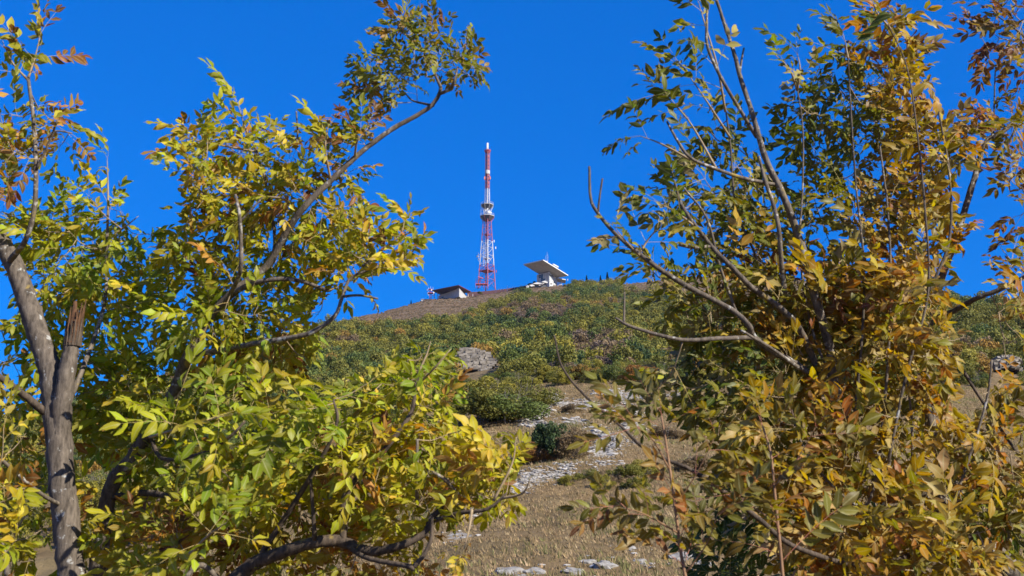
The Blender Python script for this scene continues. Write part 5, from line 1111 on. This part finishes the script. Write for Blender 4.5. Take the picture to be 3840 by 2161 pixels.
D.fill([(2760, 1560), (2950, 1480), (3160, 1500), (3320, 1520), (3400, 1800), (3250, 1950), (2950, 1900), (2780, 1740)], 42, 4.2, 5.2, 'ochre', .9, 3)
D.fill([(3300, 1480), (3560, 1500), (3700, 1420), (3860, 1450), (3900, 1900), (3640, 1880), (3400, 1750)], 34, 4.3, 5.2, 'ochre', .9, 3)
D.fill([(3100, 1880), (3300, 1880), (3560, 1960), (3640, 2060), (3600, 2180), (3050, 2180)], 34, 4.0, 4.8, 'ochre', .92, 3)
D.fill([(3640, 1900), (3860, 1900), (3900, 2190), (3700, 2190)], 12, 4.4, 5.3, 'olive', .95, 3)
D.finish()
# --- E: ash crown entering from the right edge
E = Ash('ash_tree', 'ash with curled brown leaves entering at the upper right edge', 'tree', 3900, 5.2)
E.zones = GAPS_R[:3]; E.dens = .9; E.k = 1.1
E.branch([(4000, 3300, 5.3, .055), (3860, 2400, 5.3, .044), (3660, 2000, 5.3, .034), (3520, 1700, 5.25, .028), (3470, 1450, 5.2, .023), (3480, 1250, 5.1, .020), (3520, 1080, 5.05, .018), (3570, 930, 5.0, .017), (3610, 810, 5.0, .016), (3660, 650, 5.0, .014), (3700, 530, 5.0, .012), (3790, 470, 5.0, .011), (3860, 340, 5.0, .009), (3880, 180, 5.0, .007)], 'bark_pale', 'trunk', 10, 8)
E.branch([(3685, 600, 5.0, .008), (3740, 590, 4.95, .007), (3785, 530, 4.9, .006), (3840, 400, 4.9, .005), (3850, 300, 4.9, .004)], 'bark'); E.branch([(3725, 520, 5.0, .005), (3728, 400, 5.0, .004), (3732, 262, 5.0, .003)], 'bark', keep=False)
E.branch([(3500, 1200, 5.1, .014), (3580, 1165, 5.0, .013), (3660, 1120, 4.9, .012), (3740, 1090, 4.85, .011), (3840, 1040, 4.8, .009), (3930, 1000, 4.8, .006)], 'bark'); E.branch([(3880, 180, 5.0, .006), (3820, 120, 5.0, .005), (3740, 60, 5.0, .003)], 'bark'); E.branch([(3930, 1000, 4.8, .006), (3900, 850, 4.8, .005), (3830, 700, 4.8, .003)], 'bark')
E.branch([(3490, 1230, 5.1, .009), (3580, 1344, 4.9, .008), (3680, 1500, 4.8, .007), (3790, 1664, 4.7, .006), (3860, 1760, 4.7, .004)], 'bark_dark')
E.fill([(3640, 180), (3700, 40), (3800, -40), (3900, -20), (3900, 260), (3760, 250)], 13, 4.7, 5.2, 'brown', .8, 2, -.1); E.fill([(3620, 440), (3700, 380), (3790, 400), (3800, 500), (3660, 520)], 8, 4.8, 5.1, 'ochre', .7, 2)
E.fill([(3750, 600), (3860, 540), (3880, 820), (3780, 810)], 7, 4.7, 5.0, 'brown', .8, 2); E.fill([(3720, 930), (3860, 890), (3880, 1090), (3760, 1080)], 7, 4.6, 5.0, 'ochre', .85, 2, -.2); E.fill([(3720, 1120), (3870, 1060), (3880, 1330), (3760, 1300)], 7, 4.5, 4.9, 'ochre', .9, 2, -.3)
E.finish()
# --- F, G: young shoots standing close on the right; H: shaded sapling behind
F_ = Ash('ash_sapling', 'young ash shoot with rosy stalks standing alone over the meadow', 'sapling', 2580, 3.3, 'young ash shoots', True)
F_.k = 1.1
F_.branch([(2620, 3000, 3.3, .008), (2585, 2300, 3.3, .006), (2550, 2050, 3.3, .005), (2525, 1850, 3.3, .0045), (2500, 1680, 3.3, .0035), (2480, 1560, 3.3, .003)], 'twig_pink', 'stem', 8)
F_.shoot([P(2480 + k * 14, 1560 + 80 * k, 3.3) for k in range(9)][::-1], 'rosy', 6, .1, .78, 0.0); F_.shoot([P(2570, 2160, 3.3), P(2540, 1990, 3.3)], 'rosy', 2, 0, .8, -.1, False)
F_.sprig([(2545, 2000, 3.3), (2420, 1930, 3.25), (2330, 1900, 3.2)], 'rosy', .003, 2, .3, .7, -.3); F_.sprig([(2530, 1900, 3.3), (2610, 1780, 3.25), (2680, 1640, 3.2)], 'rosy', .003, 2, .3, .7, .2); F_.sprig([(2570, 2150, 3.3), (2650, 2040, 3.25), (2690, 1930, 3.2)], 'rosy', .003, 2, .3, .7, .2)
F_.sprig([(2510, 1760, 3.3), (2440, 1640, 3.25), (2350, 1580, 3.2)], 'rosy', .003, 2, .3, .72, -.2)
F_.finish()
G = Ash('ash_sapling', 'young ash shoot with red stalks in front of the dark sapling', 'sapling', 2950, 3.4, 'young ash shoots', True)
G.k = 1.1
G.branch([(2980, 3000, 3.4, .008), (2945, 2300, 3.4, .006), (2925, 2050, 3.4, .005), (2905, 1850, 3.4, .0045), (2890, 1700, 3.4, .0035), (2860, 1600, 3.4, .003)], 'twig_pink', 'stem', 8)
G.shoot([P(2860 + k * 11, 1600 + 75 * k, 3.4) for k in range(9)][::-1], 'rosy', 6, .1, .78, 0.0); G.sprig([(2900, 1830, 3.4), (2990, 1720, 3.35), (3060, 1600, 3.3)], 'rosy', .003, 2, .3, .7, .2); G.sprig([(2910, 1960, 3.4), (2820, 1900, 3.35), (2750, 1860, 3.3)], 'rosy', .003, 2, .3, .7, -.2)
G.finish()
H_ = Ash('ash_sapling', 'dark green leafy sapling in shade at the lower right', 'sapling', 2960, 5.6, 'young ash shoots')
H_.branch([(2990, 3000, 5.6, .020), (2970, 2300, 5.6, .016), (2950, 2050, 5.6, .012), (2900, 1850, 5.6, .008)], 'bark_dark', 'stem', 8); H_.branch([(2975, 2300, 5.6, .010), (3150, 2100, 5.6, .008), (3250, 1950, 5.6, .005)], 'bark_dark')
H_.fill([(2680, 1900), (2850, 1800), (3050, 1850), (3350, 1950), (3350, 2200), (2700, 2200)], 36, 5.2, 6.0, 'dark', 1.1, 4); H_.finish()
